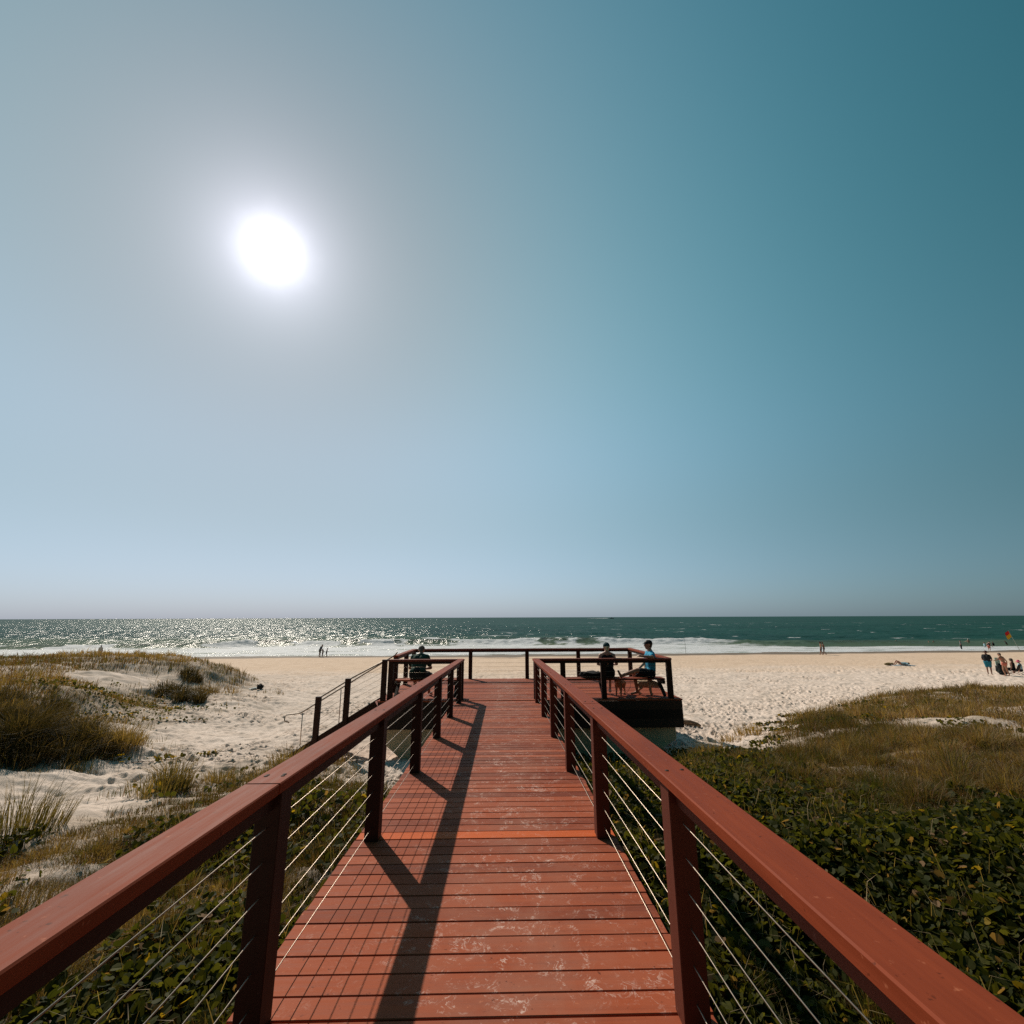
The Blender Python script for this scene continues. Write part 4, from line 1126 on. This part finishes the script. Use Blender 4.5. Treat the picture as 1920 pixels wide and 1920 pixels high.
def under_walk(x, y):
    return ((x > DL - .08) & (x < DR + .08) & (y < 12.4)) | ((x > -3.3) & (x < 4.7) & (y > 12.2) & (y < 16.7)) | ((x > -5.9) & (x < -3) & (y > 12.2) & (y < 13.7))


def make_grass(name, n, a0, a1, r0, r1, seed, dryness, hs=1.0, shade=1.0):
    x, y, r = scatter(n, a0, a1, r0, r1, 1.15)
    f = field(x, y)
    g = f[:, 1]
    c1 = fbm(x / 1.3, y / 1.3, 4, seed); c2 = fbm(x / .35, y / .35, 3, seed + 5); c3 = fbm(x / 4.0, y / 4.0, 3, seed + 9)
    keep = (rng.uniform(0, 1, n) < sstep(.22, .72, g + (c1 - .5) * 1.15 + (c2 - .5) * .5) * (.25 + .75 * g)) & (g > .12) & ~under_walk(x, y) & (y < 42)
    x, y, r, g, c1, c2, c3, v = x[keep], y[keep], r[keep], g[keep], c1[keep], c2[keep], c3[keep], f[keep, 2]
    n = len(x)
    z = ground(x, y, False) - .01
    h = (.14 + .30 * rng.beta(2, 2, n)) * (.65 + .8 * np.clip(c1 * 1.6 - .3, 0, 1)) * (.6 + .4 * g) * (1 - .30 * v)
    h = h * hs * np.where((x < 0) & (r < 9), .62, 1.0)
    w = np.maximum(.0026, .00070 * r) * rng.uniform(.6, 1.3, n)
    # tussock structure: every blade belongs to the nearest crown and leans away from it
    cs = .55
    kx, ky = np.floor(x / cs), np.floor(y / cs)
    dx, dy = x - (kx + .2 + .6 * hash2(kx, ky, seed)) * cs, y - (ky + .2 + .6 * hash2(kx, ky, seed + 1)) * cs
    q = np.clip(np.hypot(dx, dy) / .32, 0, 1.3); tone = hash2(kx, ky, seed + 2); tall = .5 + .6 * hash2(kx, ky, seed + 3)
    h = h * np.clip(1.3 - .8 * q, .25, 1.3) * tall
    mixv = np.clip((tone - .5) * .7 + (c3 - .5) * 2.5 + dryness + np.clip((r - 15) * .035, -.38, .3) + rng.normal(0, .22, n), 0, 1)[:, None]
    col = OLIVE_C * (1 - mixv) + STRAW * mixv
    gm = np.clip((c2 - .52) * 4 + rng.normal(0, .2, n), 0, 1)[:, None] * .7
    col = col * (1 - gm) + GREEN_C * gm
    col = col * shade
    bm_ = (rng.uniform(0, 1, n) < .22)[:, None]
    col = np.where(bm_, BROWN_C, col) * rng.uniform(.7, 1.25, (n, 1))
    az = np.arctan2(dy, dx) + rng.normal(0, .8, n)
    lean = np.clip(.25 + .45 * q + rng.normal(0, .22, n), 0, .98)
    vv, ff, cc = blade_arrays(np.stack([x, y, z], -1), h, w, az, lean, col)
    o = np_mesh(name, vv, ff, GRASS_M, cols=cc, smooth=False)
    tag(o, kind='stuff')
    return o


make_grass('dune_grass', 620000, -58, -2, 2.2, 40, 101, .42)
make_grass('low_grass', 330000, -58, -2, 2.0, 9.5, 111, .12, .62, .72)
make_grass('dune_grass', 900000, 2, 58, 2.2, 38, 131, .45)


def leaf_arrays(p, size, az, tilt, roll, col):
    """rounded two-lobed leaves folded along the midrib: 10 points, 4 quads each"""
    n = len(size)
    loc = np.array([(0, 0, 0), (-.26, -.05, .05), (-.50, .24, .13), (-.46, .66, .12), (-.22, .95, .06), (0, .90, -.02), (.22, .95, .06), (.46, .66, .12), (.50, .24, .13), (.26, -.05, .05)])
    c, s = np.cos(tilt), np.sin(tilt)
    P = np.repeat(loc[None] - np.array([0, .45, 0]), n, 0) * size[:, None, None]
    P[..., 0] *= rng.uniform(.75, 1.1, (n, 1))
    P[..., 2] *= rng.uniform(-.4, 2.0, (n, 1))
    x, y, z = P[..., 0], P[..., 1], P[..., 2]
    cr, sr = np.cos(roll)[:, None], np.sin(roll)[:, None]
    x, z = x * cr - z * sr, x * sr + z * cr
    y, z = y * c[:, None] - z * s[:, None], y * s[:, None] + z * c[:, None]
    ca, sa = np.cos(az)[:, None], np.sin(az)[:, None]
    x, y = x * ca - y * sa, x * sa + y * ca
    v = np.stack([x, y, z], -1) + p[:, None, :]
    k = np.arange(n)[:, None] * 10
    f = np.concatenate([k + np.array([q]) for q in ((0, 3, 2, 1), (0, 5, 4, 3), (0, 9, 8, 7), (0, 7, 6, 5))], 1).reshape(-1, 4)
    return v.reshape(-1, 3), f, np.repeat(col, 10, 0)


def leaf_colours(n, yellow=.022):
    t = rng.uniform(0, 1, (n, 1))
    c = np.array([.028, .034, .009]) * (1 - t) + np.array([.080, .078, .018]) * t
    q = rng.uniform(0, 1, n)
    c[q < yellow] = np.array([.33, .22, .03]) * rng.uniform(.6, 1.1)
    c[(q > .955)] = np.array([.20, .12, .06])
    return c * rng.uniform(.75, 1.2, (n, 1))


def make_vines(name, n, a0, a1, r0, r1, seed):
    x, y, r = scatter(n, a0, a1, r0, r1, 1.1)
    f = field(x, y); v = f[:, 2]
    c1 = fbm(x / 1.1, y / 1.1, 4, seed)
    keep = (rng.uniform(0, 1, n) < sstep(.2, .7, v + (c1 - .5) * 1.3)) & (v > .08) & ~under_walk(x, y)
    x, y, r, v, c1 = x[keep], y[keep], r[keep], v[keep], c1[keep]; n = len(x)
    lay = rng.beta(1.6, 1.2, n)
    z = ground(x, y, False) + .01 + lay * (.08 + .24 * np.clip(c1 * 1.5 - .25, 0, 1)) * (.4 + .6 * v)
    size = (.030 + .075 * rng.beta(1.4, 3, n)) * np.where(r < 9, 1, 1.1)
    vv, ff, cc = leaf_arrays(np.stack([x, y, z], -1), size, rng.uniform(0, 6.28, n), rng.normal(.45, .7, n), rng.normal(0, .5, n), leaf_colours(n))
    tag(np_mesh(name, vv, ff, LEAF_M, cols=cc, smooth=False), kind='stuff')


make_vines('ground_vines', 150000, 2, 58, 1.6, 22, 151)
make_vines('ground_vines', 90000, -58, -2, 1.8, 26, 171)


def make_stems(name, n, a0, a1, r0, r1, seed):
    x, y, r = scatter(n, a0, a1, r0, r1, 1.1)
    f = field(x, y); keep = (f[:, 2] > .3) & ~under_walk(x, y)
    x, y = x[keep], y[keep]; n = len(x)
    z = ground(x, y, False) + rng.uniform(.02, .2, n)
    col = np.array([.38, .27, .15]) * rng.uniform(.4, 1.1, (n, 1))
    vv, ff, cc = blade_arrays(np.stack([x, y, z], -1), rng.uniform(.08, .26, n), rng.uniform(.003, .006, n), rng.uniform(0, 6.28, n), rng.uniform(.85, .99, n), col)
    tag(np_mesh(name, vv, ff, GRASS_M, cols=cc, smooth=False), kind='stuff')


make_stems('dry_stems', 2600, 2, 58, 1.6, 18, 191)
make_stems('dry_stems', 1800, -58, -2, 1.8, 18, 192)


# tussocks and bushes one can tell apart
def tussock(px, py, h, rad, nb, label, dry=.4, lean=.5, kind='grass_tussock', bias=None, group='grass tussocks on the dunes', wmul=1.0):
    c = hit(px, py)
    r = math.hypot(c.x, c.y)
    a = rng.uniform(0, 2 * math.pi, nb); q = rad * np.sqrt(rng.uniform(0, 1, nb))
    bx_, by_ = q * np.cos(a), q * np.sin(a)
    if kind != 'grass_tussock':            # several crowns of unequal height
        m_ = 9
        ca, cq = rng.uniform(0, 6.28, m_), rad * np.sqrt(rng.uniform(.02, 1.2, m_))
        wh = rng.integers(0, m_, nb); lx, ly = bx_ * .36, by_ * .36
        bx_, by_ = lx + (cq * np.cos(ca))[wh], ly + (cq * np.sin(ca))[wh]
        crown = rng.uniform(.45, 1.15, m_)[wh]
        q = np.clip(np.hypot(lx, ly) / .36, 0, rad)
    else: crown = 1.0
    bz = ground(c.x + bx_, c.y + by_, False) - c.z
    hh = h * crown * rng.uniform(.45, 1.15, nb) * (1 - .25 * (q / rad) ** 2)
    ln = np.clip(lean * (q / rad) + rng.normal(0.12, .16, nb), 0, .97)
    az = a + rng.normal(0, .5, nb)
    if bias is not None:
        vx = np.cos(az) * ln + bias[0]; vy = np.sin(az) * ln + bias[1]
        az = np.arctan2(vy, vx); ln = np.clip(np.hypot(vx, vy), 0, .97)
    w = np.full(nb, max(.0032, .00085 * r)) * rng.uniform(.7, 1.3, nb) * wmul
    m = np.clip(rng.normal(dry, .25, nb), 0, 1)[:, None]
    dk = kind != 'grass_tussock'
    col = (np.array([.045, .038, .016] if dk else [.085, .075, .025]) * (1 - m) + STRAW * m) * rng.uniform(.7, 1.2, (nb, 1))  # grass clumps: self-shadow of the bank put into a darker blade colour
    v, f, cc = blade_arrays(np.stack([bx_, by_, bz], -1), hh, w, az, ln, col)
    o = np_mesh(kind, v, f, DARK_GRASS_M if dk else GRASS_M, cols=cc, smooth=False)
    o.location = c
    tag(o, label, 'grass tussock' if kind == 'grass_tussock' else 'bush', group)
    return o


tussock(322, 1482, .62, .26, 420, 'dense upright tussock at the edge of the sand left of the ramp', .35, .55)
tussock(285, 1492, .42, .30, 160, 'sparse low tussock just left of the dense upright one', .3, .7)
tussock(408, 1474, .36, .24, 150, 'small pale tussock between the dense one and the ramp rail', .55, .6)
tussock(540, 1446, .52, .36, 420, 'sunlit yellow green tussock showing just above the left ramp rail', .55, .5)
tussock(500, 1468, .40, .34, 200, 'thin dry tussock leaning beside the sunlit one at the rail', .65, .7)
tussock(40, 1566, .62, .36, 420, 'tall wispy tussock at the left edge above the near vines', .2, .7, bias=(.2, 0))
tussock(232, 1405, .62, .30, 340, 'straw coloured tussock hanging over the smooth sand hollow', .7, .7)
tussock(190, 1405, .60, .34, 320, 'grey straw tussock next to the dark grass bank', .6, .7)
for px, py, h, rd, lb in ((30, 1418, .72, .75, 'tall dark grass clump lowest at the left edge'), (95, 1412, .66, .70, 'tall dark grass clump at the foot of the bank beside the sand'), (15, 1375, .8, .75, 'tall dark grass clump midway up the left edge'), (80, 1370, .8, .75, 'tall dark grass clump in the middle of the dark bank'), (140, 1385, .6, .55, 'dark grass clump on the right shoulder of the dark bank'), (40, 1330, .7, .75, 'dark grass clump at the top of the dark bank')):
    tussock(px, py, h, rd, 1500, lb, .16, .75, 'grass_clump', (.30, -.12), 'dark grass clumps on the left bank')
tussock(332, 1297, .55, .75, 700, 'dark low bush on the side of the left dune mound', .12, .9, 'dune_bush', None, 'dark bushes on the left mound')
tussock(366, 1315, .60, .55, 700, 'dark rounded bush at the foot of the left mound', .1, .9, 'dune_bush', None, 'dark bushes on the left mound')
tussock(356, 1272, .55, .6, 600, 'dark bush high on the shoulder of the left mound', .15, .9, 'dune_bush', None, 'dark bushes on the left mound')
tussock(400, 1300, .5, .8, 500, 'dry brown bush trailing down the end of the left mound', .6, .9, 'dune_bush', None, 'dark bushes on the left mound')
tussock(1405, 1378, .42, .35, 150, 'lone straw tussock on the sand in front of the right dune', .9, .8, bias=(-.3, 0))
tussock(1370, 1392, .30, .3, 100, 'small faded tussock alone on the sand nearest the platform corner', .9, .7)
tussock(1521, 1347, .45, .7, 320, 'brown tussock standing at the beach tip of the right dune', .6, .7)
tussock(1335, 1424, .5, .3, 220, 'dry tussock leaning at the sandy lip of the right dune', .7, .7, bias=(-.3, 0))
tussock(1300, 1432, .35, .3, 160, 'low green tussock at the lip of the right dune beside the rail', .2, .7)


# creeping runners across bare sand
def runner(pxs, label, n, sz=.07):
    P = [hit(*q) for q in pxs]
    o0 = P[0]
    bm = bmesh.new()
    pts_ = []
    for a, b in zip(P[:-1], P[1:]):
        for t in np.linspace(0, 1, 8)[:-1]:
            q = a.lerp(b, t); q.x += random.uniform(-.04, .04); q.y += random.uniform(-.05, .05); q.z = gz(q.x, q.y) + .015; pts_.append(q - o0)
    tube(bm, pts_, .007, 5)
    t_ = obj('creeping_vine', bm, M['post'], None); t_.location = o0
    tag(t_, label, 'vine', 'vine runners on the sand')
    k = rng.integers(0, len(pts_), n)
    pp = np.array([tuple(pts_[i]) for i in k]) + rng.normal(0, .07, (n, 3)) * np.array([1, 1, 0])
    pp[:, 2] = ground(pp[:, 0] + o0.x, pp[:, 1] + o0.y, False) - o0.z + rng.uniform(.02, .10, n)
    v, f, c = leaf_arrays(pp, rng.uniform(.8, 1.3, n) * sz, rng.uniform(0, 6.28, n), rng.normal(.3, .5, n), rng.normal(0, .4, n), leaf_colours(n, .25))
    np_mesh('leaves', v, f, LEAF_M, cols=c, smooth=False, parent=t_)


runner([(115, 1432), (200, 1428), (290, 1430), (360, 1424), (425, 1412)], 'long leafy runner crossing the near bare sand on the left', 90)
runner([(270, 1352), (330, 1355), (390, 1350)], 'sparse runner below the left mound above the smooth hollow', 50)
runner([(255, 1325), (330, 1330), (400, 1330)], 'leafy runner close under the bushes of the left mound', 60, .08)
runner([(1425, 1362), (1470, 1357), (1520, 1355)], 'yellow leaved runner reaching onto the beach from the right dune, nearer one', 110, .08)
runner([(1462, 1345), (1500, 1342), (1560, 1340)], 'yellow leaved runner reaching onto the beach from the right dune, middle one', 110, .08)
runner([(1410, 1372), (1450, 1371), (1500, 1368)], 'yellow leaved runner at the foot of the lone straw tussock', 90, .08)

# ------------------------------------------------------------------ sea
def sea_material():
    m, nt, out = new_mat('sea_water')
    geo = N(nt, 'ShaderNodeNewGeometry')
    foam = N(nt, 'ShaderNodeAttribute', attribute_name='foam')
    shal = N(nt, 'ShaderNodeAttribute', attribute_name='shallow')
    thin = N(nt, 'ShaderNodeAttribute', attribute_name='thin')
    fade = N(nt, 'ShaderNodeAttribute', attribute_name='fade')
    mp = N(nt, 'ShaderNodeMapping'); mp.inputs['Scale'].default_value = (.35, 1.0, 1.0); L(nt, geo.outputs['Position'], mp.inputs['Vector'])
    n1 = N(nt, 'ShaderNodeTexNoise', inp={'Scale': .55, 'Detail': 6.0, 'Roughness': .62}); L(nt, mp.outputs[0], n1.inputs['Vector'])
    n2 = N(nt, 'ShaderNodeTexNoise', inp={'Scale': 2.6, 'Detail': 5.0, 'Roughness': .65}); L(nt, mp.outputs[0], n2.inputs['Vector'])
    b1 = N(nt, 'ShaderNodeBump', inp={'Strength': .55, 'Distance': .9}); L(nt, n1.outputs['Fac'], b1.inputs['Height'])
    b2 = N(nt, 'ShaderNodeBump', inp={'Strength': .40, 'Distance': .25}); L(nt, n2.outputs['Fac'], b2.inputs['Height']); L(nt, b1.outputs[0], b2.inputs['Normal'])
    # body colour of the water, by depth
    n3 = N(nt, 'ShaderNodeTexNoise', inp={'Scale': .03, 'Detail': 4.0}); L(nt, mp.outputs[0], n3.inputs['Vector'])
    deep = ramp(nt, n3.outputs['Fac'], [(.35, (.007, .036, .025)), (.65, (.014, .058, .040))])
    mx = N(nt, 'ShaderNodeMixRGB'); L(nt, shal.outputs['Fac'], mx.inputs[0]); L(nt, deep.outputs[0], mx.inputs[1]); mx.inputs[2].default_value = (.13, .15, .075, 1)
    body = N(nt, 'ShaderNodeBsdfDiffuse'); L(nt, mx.outputs[0], body.inputs['Color'])
    trn = N(nt, 'ShaderNodeBsdfTranslucent'); trn.inputs['Color'].default_value = (.50, .54, .30, 1)
    mb = N(nt, 'ShaderNodeMixShader'); L(nt, thin.outputs['Fac'], mb.inputs[0]); L(nt, body.outputs[0], mb.inputs[1]); L(nt, trn.outputs[0], mb.inputs[2])
    # wavelet facets: many small tilted faces that flash in the sun
    mq = N(nt, 'ShaderNodeMapping'); mq.inputs['Scale'].default_value = (.8, .16, 1.0); L(nt, geo.outputs['Position'], mq.inputs['Vector'])
    nf = N(nt, 'ShaderNodeTexNoise', inp={'Scale': 1.0, 'Detail': 4.0, 'Roughness': .7}); L(nt, mq.outputs[0], nf.inputs['Vector'])
    v1 = N(nt, 'ShaderNodeVectorMath', operation='SUBTRACT'); L(nt, nf.outputs['Color'], v1.inputs[0]); v1.inputs[1].default_value = (.5, .5, .5)
    v2 = N(nt, 'ShaderNodeVectorMath', operation='MULTIPLY'); L(nt, v1.outputs[0], v2.inputs[0]); v2.inputs[1].default_value = (2.6, 2.7, 0)
    v3 = N(nt, 'ShaderNodeVectorMath', operation='ADD'); L(nt, v2.outputs[0], v3.inputs[0]); L(nt, b2.outputs[0], v3.inputs[1])
    v4 = N(nt, 'ShaderNodeVectorMath', operation='NORMALIZE'); L(nt, v3.outputs[0], v4.inputs[0])
    gl = N(nt, 'ShaderNodeBsdfGlossy'); gl.inputs['Roughness'].default_value = .17; L(nt, v4.outputs[0], gl.inputs['Normal'])
    fr = N(nt, 'ShaderNodeFresnel', inp={'IOR': 1.33}); L(nt, v4.outputs[0], fr.inputs['Normal'])
    fm = N(nt, 'ShaderNodeMath', operation='MULTIPLY_ADD', inp={1: .07, 2: .115}); L(nt, fr.outputs[0], fm.inputs[0])
    ms = N(nt, 'ShaderNodeMixShader'); L(nt, fm.outputs[0], ms.inputs[0]); L(nt, mb.outputs[0], ms.inputs[1]); L(nt, gl.outputs[0], ms.inputs[2])
    # foam: lacy edge from noise
    n4 = N(nt, 'ShaderNodeTexNoise', inp={'Scale': 1.1, 'Detail': 7.0, 'Roughness': .7, 'Distortion': .8}); L(nt, mp.outputs[0], n4.inputs['Vector'])
    ad = N(nt, 'ShaderNodeMath', operation='ADD'); L(nt, foam.outputs['Fac'], ad.inputs[0]); L(nt, n4.outputs['Fac'], ad.inputs[1])
    fmk = ramp(nt, ad.outputs[0], [(.86, 0.0), (1.0, .55), ])
    fe = fmk.color_ramp.elements.new(.93); fe.color = (.5, .5, .5, 1)
    mr = N(nt, 'ShaderNodeMapRange', inp={1: .86, 2: 1.12, 3: 0.0, 4: 1.0}); L(nt, ad.outputs[0], mr.inputs[0])
    nt.nodes.remove(fmk)
    fo = N(nt, 'ShaderNodeBsdfPrincipled'); fo.inputs['Base Color'].default_value = (.86, .86, .87, 1); fo.inputs['Roughness'].default_value = .75
    fb = N(nt, 'ShaderNodeBump', inp={'Strength': .6, 'Distance': .35}); L(nt, n4.outputs['Fac'], fb.inputs['Height']); L(nt, fb.outputs[0], fo.inputs['Normal'])
    ft = N(nt, 'ShaderNodeBsdfTranslucent'); ft.inputs['Color'].default_value = (.8, .82, .84, 1)
    fx = N(nt, 'ShaderNodeMixShader', inp={0: .35}); L(nt, fo.outputs[0], fx.inputs[1]); L(nt, ft.outputs[0], fx.inputs[2])
    mf = N(nt, 'ShaderNodeMixShader'); L(nt, mr.outputs[0], mf.inputs[0]); L(nt, ms.outputs[0], mf.inputs[1]); L(nt, fx.outputs[0], mf.inputs[2])
    L(nt, mf.outputs[0], out.inputs[0])
    return m


yr = np.concatenate([np.arange(58, 130, .32), np.geomspace(130, 420, 230), np.geomspace(425, 14000, 70)])
tr_ = np.linspace(-1.45, 1.45, 760)
T, SY = np.meshgrid(tr_, yr)
SX = T * SY
z = np.zeros_like(SX)
near = sstep(420, 200, SY)
Ysh = 68.8 + .06 * np.maximum(SX, 0)
# breaking wave
yc = 97 + 5 * (fbm(SX / 22, SX * 0 + 3.3, 3, 201) - .5) - 6 * sstep(-42, -60, SX) + (-4) * sstep(36, 60, SX)
H = (1.05 + .7 * (fbm(SX / 9, SX * 0 + 7.1, 3, 211) - .5)) * (1 - .45 * sstep(-50, -66, SX)) * (1 - .55 * sstep(36, 56, SX)) * (1 - .35 * sstep(70, 90, SX))
u = SY - yc
prof = np.where(u < 0, np.exp(-(u / 2.4) ** 2), np.exp(-(u / 4.5) ** 2))
z += H * prof
px0 = SX / 95.0 * 853 + 943 + 60 * (fbm(SX / 2.2, SY / 1.6, 3, 217) - .5)                 # where along the shore each green face lies
green = np.zeros_like(SX)
for a, b in ((-200, -20), (-10, 60), (110, 200), (300, 440), (505, 572), (648, 692), (768, 850), (1008, 1040), (1084, 1108), (1500, 2400)):
    green = np.maximum(green, sstep(a - 16, a + 16, px0) * sstep(b + 16, b - 16, px0))
turb = fbm(SX / 1.1, SY / .9, 4, 221) - .5
white = 1 - green
z += white * turb * .42 * np.exp(-((u + 1.2) / 2.6) ** 2) * (H + .2)
# second, unbroken swells further out
for y0, w0, a0, sd in ((122, 5, .40, 231), (150, 6, .45, 241), (190, 8, .5, 251), (240, 10, .5, 261), (310, 12, .5, 271)):
    yy = y0 + 14 * (fbm(SX / 45, SX * 0 + y0, 3, sd) - .5)
    z += a0 * (.3 + 1.2 * fbm(SX / 30, SX * 0 + y0 * 2, 3, sd + 3)) * np.exp(-((SY - yy) / w0) ** 2)
chop = (fbm(SX / 6, SY / 2.6, 4, 281) - .5) * .55 + (fbm(SX / 1.8, SY / .9, 3, 291) - .5) * .14
z += chop * near * sstep(82, 104, SY)
z += (fbm(SX / 5, SY / 3, 4, 301) - .5) * .13 * sstep(106, 92, SY) + (fbm(SX / 6, SX * 0 + 1, 3, 311) - .5) * .07
z -= .0 * SY
# foam
foam = sstep(yc - .6, yc - 2.0, SY) * (.70 + .85 * (fbm(SX / 6, SY / 1.3, 5, 321) - .5)) * (1 - .35 * sstep(74, 69, SY))
right = sstep(34, 58, SX)
foam = foam * (1 - right * sstep(yc - 11, yc - 8, SY) * .75)
foam = np.maximum(foam, white * (1 - right) * np.exp(-((u + .9) / 1.9) ** 4) * .95)
foam = foam * (1 - green * (1 - right) * sstep(-5.5, -3.5, u) * .85)
foam = np.maximum(foam, green * (1 - right) * np.exp(-((u + 3.6) / 1.2) ** 2) * .55)
caps = fbm(SX / 9, SY / 3.0, 4, 331)
foam = np.maximum(foam, sstep(.735, .80, caps) * .6 * sstep(104, 112, SY) * sstep(600, 380, SY))
edge = np.exp(-((SY - Ysh - .8 - 1.5 * (fbm(SX / 5, SX * 0, 3, 341) - .5)) / .8) ** 2)
foam = np.maximum(foam, edge * .7)
thin = green * np.exp(-((u - .2) / 1.8) ** 2) * .95 * sstep(.15, .7, z)
shallow = np.maximum(sstep(112, 96, SY) * .8 * (1 - .45 * right), .55 * sstep(60, -60, SX) * sstep(150, 105, SY))
fade = sstep(100, 2000, SY)
verts = np.stack([SX, SY, z], -1).reshape(-1, 3)
nr, na = SX.shape
idx = np.arange(nr * na).reshape(nr, na)
f4 = np.stack([idx[:-1, :-1], idx[:-1, 1:], idx[1:, 1:], idx[1:, :-1]], -1).reshape(-1, 4)
sea = np_mesh('sea', verts, f4, sea_material(), attrs={'foam': foam.ravel(), 'shallow': shallow.ravel(), 'thin': thin.ravel(), 'fade': fade.ravel()})
tag(sea, kind='structure')

# ------------------------------------------------------------------ light and sky
d = M3 @ Vector(((512 - 960) / F, (960 - 470) / F, -1)); d.normalize()
EL = math.asin(d.z); AZ = math.atan2(d.x, d.y)          # azimuth from +Y towards +X
sun = bpy.data.lights.new('sun', 'SUN'); sun.energy = 4.4; sun.angle = R(.53); sun.color = (1.0, .905, .775)
so = bpy.data.objects.new('sun', sun); so.rotation_euler = (-d).to_track_quat('-Z', 'Y').to_euler(); link(so)

w = bpy.data.worlds.new('World'); scene.world = w; w.use_nodes = True
nt = w.node_tree
for n in list(nt.nodes): nt.nodes.remove(n)
out = nt.nodes.new('ShaderNodeOutputWorld')
bg = N(nt, 'ShaderNodeBackground')
sky = N(nt, 'ShaderNodeTexSky', sky_type='NISHITA', sun_disc=False, sun_elevation=EL, sun_rotation=AZ, altitude=0, air_density=1.0, dust_density=0.0, ozone_density=1.5)
tc = N(nt, 'ShaderNodeTexCoord')
nrm = N(nt, 'ShaderNodeVectorMath', operation='NORMALIZE'); L(nt, tc.outputs['Generated'], nrm.inputs[0])
sx = N(nt, 'ShaderNodeSeparateXYZ'); L(nt, nrm.outputs[0], sx.inputs[0])
# clear, slightly hazy marine air: the Nishita radiance is filtered by a smooth function of height (z) and of the angle from the sun (t)
def MATH(op, a_, b_=None):
    n_ = N(nt, 'ShaderNodeMath', operation=op)
    for k_, q_ in enumerate((a_, b_)):
        if q_ is None: continue
        if isinstance(q_, (int, float)): n_.inputs[k_].default_value = q_
        else: L(nt, q_, n_.inputs[k_])
    return n_.outputs[0]


zz = MATH('MAXIMUM', sx.outputs['Z'], 0.0)
dt = N(nt, 'ShaderNodeVectorMath', operation='DOT_PRODUCT'); L(nt, nrm.outputs[0], dt.inputs[0]); dt.inputs[1].default_value = tuple(d)
ac = MATH('ARCCOSINE', MATH('MINIMUM', dt.outputs['Value'], 1.0))
tt = MATH('MULTIPLY', ac, 180 / math.pi / 50)
BAS = [None, tt, MATH('MULTIPLY', tt, tt), zz, MATH('MULTIPLY', zz, zz), MATH('LOGARITHM', MATH('ADD', zz, .05), math.e), MATH('EXPONENT', MATH('MULTIPLY', tt, -10.0)), MATH('MULTIPLY', MATH('MULTIPLY', tt, tt), tt), MATH('MULTIPLY', zz, tt), MATH('EXPONENT', MATH('MULTIPLY', MATH('POWER', MATH('MULTIPLY', MATH('ABSOLUTE', MATH('SUBTRACT', zz, .17)), 1 / .13), 2.0), -1.0))]
CO = [[1.4425, 0.3378, -0.5745], [2.1408, 1.9019, 2.1217], [-1.8047, -1.314, -1.3959], [-0.0138, 0.9367, 0.9446], [-0.288, -0.7315, -0.3376], [1.0074, 0.584, 0.1201], [1.8413, 1.8175, 1.9575], [0.3056, 0.1701, 0.1643], [-2.2985, -0.9563, -0.8258], [-0.1108, -0.1115, -0.1871]]
acc = None
for q_, c_ in zip(BAS, CO):
    v_ = N(nt, 'ShaderNodeVectorMath', operation='SCALE'); v_.inputs[0].default_value = c_
    if q_ is None: v_.inputs['Scale'].default_value = 1.0
    else: L(nt, q_, v_.inputs['Scale'])
    if acc is None: acc = v_.outputs[0]
    else:
        w_ = N(nt, 'ShaderNodeVectorMath', operation='ADD'); L(nt, acc, w_.inputs[0]); L(nt, v_.outputs[0], w_.inputs[1]); acc = w_.outputs[0]
sp_ = N(nt, 'ShaderNodeSeparateXYZ'); L(nt, acc, sp_.inputs[0])
cb = N(nt, 'ShaderNodeCombineXYZ')
for k_ in range(3): L(nt, MATH('MINIMUM', MATH('EXPONENT', sp_.outputs[k_]), 9.0), cb.inputs[k_])
m3 = N(nt, 'ShaderNodeVectorMath', operation='MULTIPLY'); L(nt, sky.outputs[0], m3.inputs[0]); L(nt, cb.outputs[0], m3.inputs[1])
# the blown-out heart of the glare, soft edged
wisp = N(nt, 'ShaderNodeTexNoise', inp={'Scale': 22.0, 'Detail': 3.0}); L(nt, nrm.outputs[0], wisp.inputs['Vector'])
aw = MATH('MULTIPLY', ac, MATH('ADD', MATH('MULTIPLY', wisp.outputs['Fac'], .5), .75))
disc = N(nt, 'ShaderNodeMapRange', interpolation_type='SMOOTHERSTEP', inp={1: R(5.4), 2: R(.2), 3: 0.0, 4: 2.7}); L(nt, aw, disc.inputs[0])
ad = N(nt, 'ShaderNodeVectorMath', operation='ADD'); L(nt, m3.outputs[0], ad.inputs[0]); L(nt, disc.outputs[0], ad.inputs[1])
L(nt, ad.outputs[0], bg.inputs['Color'])
bg.inputs['Strength'].default_value = .075
L(nt, bg.outputs[0], out.inputs['Surface'])

scene.view_settings.view_transform = 'Standard'
scene.view_settings.look = 'None'
scene.view_settings.exposure = 0
scene.view_settings.gamma = 1
scene.render.engine = 'CYCLES'
scene.cycles.use_denoising = False
scene.cycles.max_bounces = 6
scene.cycles.diffuse_bounces = 3
scene.cycles.glossy_bounces = 3
scene.cycles.transmission_bounces = 4
scene.cycles.transparent_max_bounces = 6
scene.cycles.sample_clamp_indirect = 6
scene.cycles.sample_clamp_direct = 14
